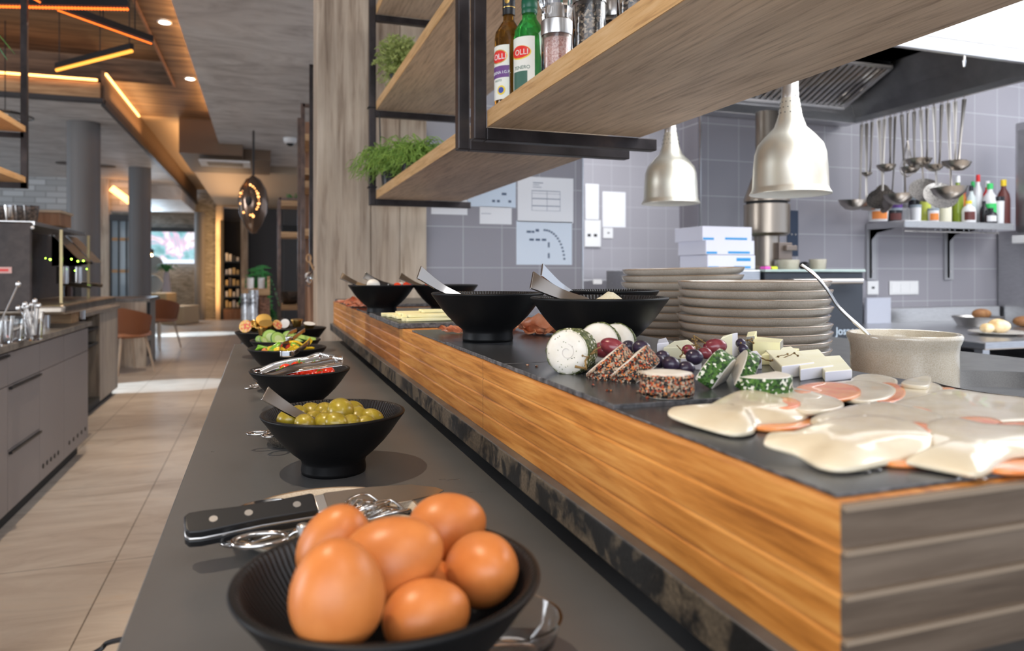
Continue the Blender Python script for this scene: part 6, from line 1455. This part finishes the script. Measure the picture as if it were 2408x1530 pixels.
# far table lamp, sofa, tables
p = PT(355,600,17); t = thing('wall_light','small star-bright warm lamp beside the second column','lamp',(p.x,p.y,p.z)); b = bm_(); ball(b,(0,0,0),.035); obj('bulb', b, emis('warm bulb glow',(1,.6,.2),60), t); b = bm_(); ball(b,(0,.05,.09),.06,.04,.08); obj('holder', b, black, t)
def simple(name, x0,y0,x1,y1, t_, m, label, cat, depth=.3, bev=.01, rest=None):
    a = PT(x0,y1,t_); c = PT(x1,y0,t_); b = bm_(); w_ = (c-a).xy.length
    box(b,-w_/2,w_/2,0,depth,0,(c.z-a.z)); o = obj(name, b, m, smooth=False, bevel=bev); o.location = ((a.x+c.x)/2,(a.y+c.y)/2, a.z if rest is None else rest); o.rotation_euler = (0,0,-TH); return tag(o, label, cat)
simple('lit_block_table', 378,712,432,755,16.0, mat('pale block',(.60,.45,.28),.6), 'warm lit block table at the foot of the stone wall', 'table', .8, .02, 0)
simple('lounge_bench', 340,690,392,760,16.6, mat('bench wood',(.5,.36,.2),.6), 'light bench behind the island', 'bench', .5, .02, 0)
pillowm = mat('grey pillow',(.45,.48,.48),.8)
for (x,y,z_,lb) in ((362,600,.0,'upper'),):
    pass
for k,(x,y,lb) in enumerate(((362,668,'lower'),(362,622,'upper'))):
    p = PT(x,y,16.2); b = bm_(); ball(b,(0,0,0),.19,.12,.20); o = obj('cushion', b, pillowm); o.location = p; tag(o, lb+' grey white cushion beside the second column', 'cushion')
p = PT(392,672,16.0); t = thing('potted_plant','small leafy plant in a pale vase on the lit block table','plant',(p.x,p.y,.72))
b = bm_(); lathe(b,[(0,0),(.09,0),(.05,.45),(0,.45)],20); obj('vase', b, mat('pale vase',(.62,.55,.58),.5), t)
b = bm_()
for k in range(24):
    a = R.uniform(0,6.28); L = R.uniform(.15,.35); strip(b, spline([(0,0,.42),(math.cos(a)*L*.5,math.sin(a)*L*.5,.42+L*.6),(math.cos(a)*L,math.sin(a)*L,.42+L*.3)],3), [.01,.03,.045,.05,.04,.02,.005], (0,0,1), .002)
obj('leaves', b, fernm, t)
# bookcase
a = PY(527,745,19.2); c = PY(567,520,19.2)
t = thing('display_bookcase', 'tall dark display shelf with boxes at the far end of the aisle', 'bookcase', (0,0,0))
b = bm_(); box(b,a.x-.05,c.x+.05,19.35,19.45,.0,c.z); box(b,a.x-.08,a.x,19.0,19.45,0,c.z); obj('back_panel', b, blackmat, t, smooth=False)
b = bm_(); box(b,c.x,c.x+.16,18.95,19.45,0,c.z+.1); obj('side_panel', b, oldwood, t, smooth=False)
b = bm_(); box(b,a.x,c.x,19.0,19.45,0,.28); obj('base', b, chipwood, t, smooth=False)
zs_ = [PY(547,y,19.2).z for y in (722,697,671,645,614)]
b = bm_()
for z in zs_: box(b,a.x,c.x,19.0,19.45,z-.03,z)
obj('shelf_boards', b, black, t, smooth=False)
cols = [(.55,.55,.60),(.35,.38,.48),(.60,.55,.48),(.10,.09,.10),(.5,.38,.2),(.62,.60,.58),(.05,.05,.05)]
for j,z in enumerate(zs_):
    for i in range(4):
        x = a.x+.03+i*(c.x-a.x-.05)/4; h = R.uniform(.10,.2); b = bm_(); box(b,x,x+(c.x-a.x)/4-.04,19.05,19.25,z+.001,z+h)
        tag(obj('shelf_package', b, mat('pkg%d%d'%(j,i), R.choice(cols), .6), smooth=False), 'small pale package on the %s shelf of the far bookcase' % ['lowest','second','third','fourth','top'][j], 'package', 'packages on the %s bookcase shelf' % ['lowest','second','third','fourth','top'][j])
b = bm_(); a2 = PY(640,745,17.0); c2 = PY(705,380,17.0); box(b, c2.x-.35,c2.x+.3,17.0,17.2,0,2.78); struct(obj('wall_far_dark', b, mat('charcoal wall',(.07,.072,.076),.6), smooth=False))
# ac cassettes
def cassette(px, py, z, sx, sy, label):
    p = PZ(px,py,z); t = thing('air_vent', label, 'air vent', (p.x,p.y,z), 0, 'ceiling air vents')
    b = bm_(); box(b,-sx,sx,-sy,sy,-.02,0); box(b,-sx*.7,sx*.7,-sy*.6,sy*.6,-.026,-.02,mi=1); obj('panel', b, [white, mat('vent dark',(.12,.11,.10),.5)], t, smooth=False)
cassette(530,383,2.698,.33,.28,'square air vent under the brown ceiling box')
cassette(555,492,2.778,.4,.6,'far air vent in the beige ceiling')
# security camera
p = PZ(682,325,CEIL); t = thing('security_camera','white dome security camera on the grey ceiling','camera',(p.x,p.y,CEIL)); b = bm_(); lathe(b,[(0,0),(.085,0),(.08,-.05),(.055,-.07),(0,-.07)],28); obj('housing', b, white, t); b = bm_(); ball(b,(0,0,-.07),.05,.05,.035); obj('dome', b, black, t)
# pendant glass lamp
p = PT(596,475,8.3); t = thing('glass_pendant','smoked copper glass pendant with a glowing filament','pendant light',(p.x,p.y,p.z)); k = .19
b = bm_(); lathe(b,[(.03,.30),(.08,.26),(.145,.15),(.165,.02),(.15,-.12),(.10,-.25),(.04,-.34),(0,-.36)],32)
for v in b.verts:
    v.co *= 1+.10*mnoise.noise(v.co*22)
obj('glass_shade', b, mat('smoked copper glass',(.22,.15,.11),.16,.8,trans=0), t)
b = bm_(); cyl(b,(0,0,.28),(0,0,CEIL-.12-p.z),.012,8); obj('stem', b, black, t)
hot = emis('filament glow',(1,.42,.13),3.5)
b = bm_()
for k in range(26):
    a = 2*PI*k/26; d = V((math.cos(a)*.105*CS, -math.cos(a)*.105*SN, math.sin(a)*.16+.01)) - V((SN,CS,0))*.125
    ball(b, d*(1+R.uniform(-.07,.07)), .005+.012*R.random(), None, None, None, 8)
ball(b, V((.04*CS,-.04*SN,-.16))-V((SN,CS,0))*.12,.016,.016,.03)
obj('glowing_facets', b, hot, t)
b = bm_(); ball(b, -V((SN,CS,0))*.12,.055,.055,.07); obj('dark_core', b, blackmat, t)
# fern and candles / bark cylinders
z0 = 0
silver = noisy('crackled silver',[(.4,(.12,.12,.13)),(.55,(.70,.72,.75))],18,5,.3,.6,bmp=.6,bd=.01); bark = noisy('brown wicker',[(.4,(.10,.045,.025)),(.6,(.26,.12,.07))],40,3,.6,0,(1,1,3),bmp=.8,bd=.006)
for x,r,y0_,m,lb in ((578,.033,690,silver,'left crackled silver cylinder behind the jam cups'),(592,.034,682,silver,'middle crackled silver cylinder behind the jam cups'),(617,.040,702,bark,'brown ribbed cylinder right of the silver ones')):
    a = PT(x,y0_,5.1); b = bm_(); h = a.z-z0; lathe(b,[(0,0),(r,0),(r*1.05,h*.3),(r*.95,h*.6),(r,h),(0,h)],20); o = obj('tall_vase', b, m); o.location = (a.x+(0 if x<585 else .012),a.y+(.0 if x<600 else .04),z0+.0005); tag(o, lb, 'vase')
a = PT(598,676,5.3); t = thing('wooden_caddy','small wooden caddy with two white pots above the cylinders','caddy',(a.x,a.y+.16,PT(598,695,5.3).z)); b = bm_(); box(b,-.09,.11,-.06,.06,0,.05); box(b,-.09,-.07,-.06,.06,.05,.13); box(b,.09,.11,-.06,.06,.05,.14); obj('tray', b, warmwood, t, smooth=False)
for x in (-.03,.05): b = bm_(); cyl(b,(x,0,.05),(x,0,.13),.025,16); obj('white_pot', b, white, t)
b = bm_(); box(b,-.07,.09,-.05,.05,-t.location.z,0); o = tag(obj('woven_stand', b, bark, smooth=False), 'brown woven floor stand under the wooden caddy', 'stand'); o.location = t.location+V((0,.0,-.001))
p = PT(614,690,5.75); t = thing('fern_plant','bright green fern behind the wooden caddy','plant',(p.x,p.y,.0))
b = bm_(); lathe(b,[(0,0),(.14,0),(.17,.55),(.15,.6),(0,.6)],24); obj('pot', b, colm, t)
b = bm_()
for k in range(26):
    a = R.uniform(0,6.28); L = R.uniform(.08,.24); h = R.uniform(.10,.60); q = [V((0,0,.58)),V((math.cos(a)*L*.45,math.sin(a)*L*.45,.6+h)),V((math.cos(a)*L,math.sin(a)*L,.55+h*.7))]
    strip(b, spline(q,6), [.003+.004*math.sin(PI*i/12) for i in range(13)], (0,0,1), .001)
    sp = spline(q,8)
    for i in range(4,len(sp)):
        for s in (-1,1): d = V((-math.sin(a)*s,math.cos(a)*s,-.1))*R.uniform(.04,.07)*math.sin(PI*i/len(sp)); tube(b,[sp[i],sp[i]+d],.007,4,r1=.002)
obj('fronds', b, fernm, t)
# ------------------------------------------------------------------ shelf racks beside the post
def rack(x0px, x1px, t_, ztop, levels, label, depth=.35, m=warmwood, back=True):
    a = PT(x0px,640,t_); c = PT(x1px,640,t_); t = thing('shelf_rack', label, 'shelf', (a.x,a.y,0), -.0, 'steel and wood shelf racks'); w_ = (c.x-a.x)
    for x in (0,w_):
        for y in (0,depth):
            b = bm_(); box(b,x-.012,x+.012,y-.012,y+.012,0,ztop); obj('post', b, copper_edge, t, smooth=False)
    for z in levels:
        b = bm_(); box(b,.012,w_-.012,-.01,depth,z,z+.045); obj('shelf', b, m, t, smooth=False)
    b = bm_(); box(b,0,w_,-.012,.012,ztop-.02,ztop); obj('top_bar', b, copper_edge, t, smooth=False)
    return t
def zt_(y, t_): return H+(640-y)/F*t_
r1 = rack(657,712,6.2, zt_(463,6.2), [zt_(482,6.2),zt_(556,6.2),zt_(728,6.2)], 'lower open rack with a black bowl and folded cloths')
r2 = rack(712,775,4.6, zt_(243,4.6), [zt_(330,4.6),zt_(410,4.6),zt_(440,4.6),zt_(553,4.6)], 'tall rack beside the timber post', .45)
b = bm_(); a = PT(716,640,4.6); box(b, a.x+.03,a.x+.20,a.y+.47,a.y+.50,0,zt_(250,4.6)); tag(obj('wooden_board', b, chipwood, smooth=False), 'brown wooden board standing in the tall rack', 'board')
b = bm_(); a = PT(733,640,3.9); box(b, a.x-.012,a.x+.012,a.y,a.y+.025,0,zt_(150,3.9)); box(b,a.x,a.x+.12,a.y,a.y+.025,zt_(150,3.9)-.02,zt_(150,3.9)); tag(obj('slim_frame', b, blacksteel, smooth=False), 'thin black steel frame rising behind the timber post', 'frame')
p = PT(683,722,6.2); b = bm_(); lathe(b,[(0,0),(.05,0),(.11,.05),(.13,.11),(.12,.11),(.1,.05),(0,.02)],32); o = obj('woven_bowl', b, noisy('black woven',[(.4,(.015,.012,.01)),(.6,(.09,.06,.045))],60,2,.4,0,(1,1,3),bmp=1,bd=.006)); o.location = (p.x,p.y+.16,zt_(728,6.2)+.046); tag(o,'black woven bowl on the lower rack','bowl')
b = bm_(); 
for k in range(3): box(b,-.09,.10,-.08,.08,k*.02,k*.02+.018)
o = obj('folded_cloths', b, blackmat, smooth=False, bevel=.008); p = PT(690,545,6.2); o.location = (p.x,p.y+.12,zt_(556,6.2)+.046); tag(o,'black folded cloths on the middle board of the lower rack','cloth')
b = bm_(); 
p = PT(697,458,6.2)
for k in range(30):
    a = R.uniform(0,6.28); tube(b,[(0,0,0),(math.cos(a)*.08,math.sin(a)*.06,R.uniform(.0,.07))],.004,4)
o = obj('shelf_greenery', b, fernm); o.location = (p.x,p.y+.12,zt_(482,6.2)+.05); tag(o,'small green plant on top of the lower rack','plant')
# hanging ladle and chopping boards
t = thing('wooden_ladle','pale wooden spoon with a looped handle hanging at the post','spoon',(0,0,0)); T_ = 3.4
b = bm_(); c0 = PT(726,607,T_); tube(b,[c0+V((.010*math.cos(a*PI/8)*CS,-.01*math.cos(a*PI/8)*SN,.017*math.sin(a*PI/8))) for a in range(16)],.0045,8,True); tube(b,[PT(729,615,T_),PT(738,634,T_)],.005,8); obj('handle', b, warmwood, t)
b = bm_(); tube(b, spline([PT(738,626,T_),PT(732,640,T_),PT(722,655,T_),PT(720,668,T_),PT(730,674,T_)],5),.004,8); obj('wire_loop', b, copper_edge, t)
b = bm_(); ball(b, PT(727,652,T_),.018,.02,.028); obj('glass_bulb', b, glass, t)
b = bm_(); a = PT(736,640,3.7); box(b,a.x-.02,a.x+.03,a.y,a.y+.12,0,1.12); tag(obj('cutting_board', b, chipwood, smooth=False, bevel=.006),'brown cutting board standing beside the post','board')

# added indoor spots standing in for the daylight patches on the far floor
for (px_,py_,e,an) in ((420,905,900,5.2),(470,785,1500,6.5)):
    q = PZ(px_,py_,0); l = bpy.data.lights.new('floor_patch_spot', 'SPOT'); l.energy = e*1.5; l.spot_size = math.radians(an*2.2); l.spot_blend = .12; l.shadow_soft_size = .02; l.color = (.62,.82,1)
    o = bpy.data.objects.new('floor_patch_spot', l); C.objects.link(o); o.location = (-4.6, q.y-.1, 2.75); aim(o, (q.x-.2,q.y,0)); o.scale = (1,1,1)

p = PT(12,268,6.6); t = thing('wire_pendant', 'flat black wire lampshade hanging at the left frame edge', 'pendant light', p)
b = bm_(); tube(b, [(.22*math.cos(a*PI/16),.22*math.sin(a*PI/16),-.02) for a in range(32)], .005, 6, True)
for k in range(28):
    a = 2*PI*k/28; tube(b, [(0,0,.03),(.13*math.cos(a),.13*math.sin(a),.015),(.22*math.cos(a),.22*math.sin(a),-.02)], .0025, 4)
obj('wire_shade', b, black, t); b = bm_(); cyl(b,(0,0,.03),(0,0,3.449-p.z),.005,6); obj('cord', b, black, t)
b = bm_(); ball(b,(.0,0,-.03),.03); obj('bulb', b, emis('small warm bulb',(1,.7,.4),3), t)
for (x,y,lb) in ((160,383,'dark round ceiling speaker left of the first column'),(245,390,'dark round ceiling speaker right of the first column')):
    q = PZ(x,y,CEIL); b = bm_(); lathe(b, [(0,0),(.17,0),(.17,-.012),(0,-.012)], 32); o = obj('ceiling_speaker', b, mat('speaker grille',(.10,.085,.075),.6)); o.location = q; tag(o, lb, 'speaker', 'round ceiling speakers')
vs = S.view_settings
S.display_settings.display_device = 'sRGB'
vs.view_transform = 'Standard'; vs.look = 'None'; vs.gamma = 1; vs.exposure = .4; vs.use_curve_mapping = False
S.render.film_transparent = False
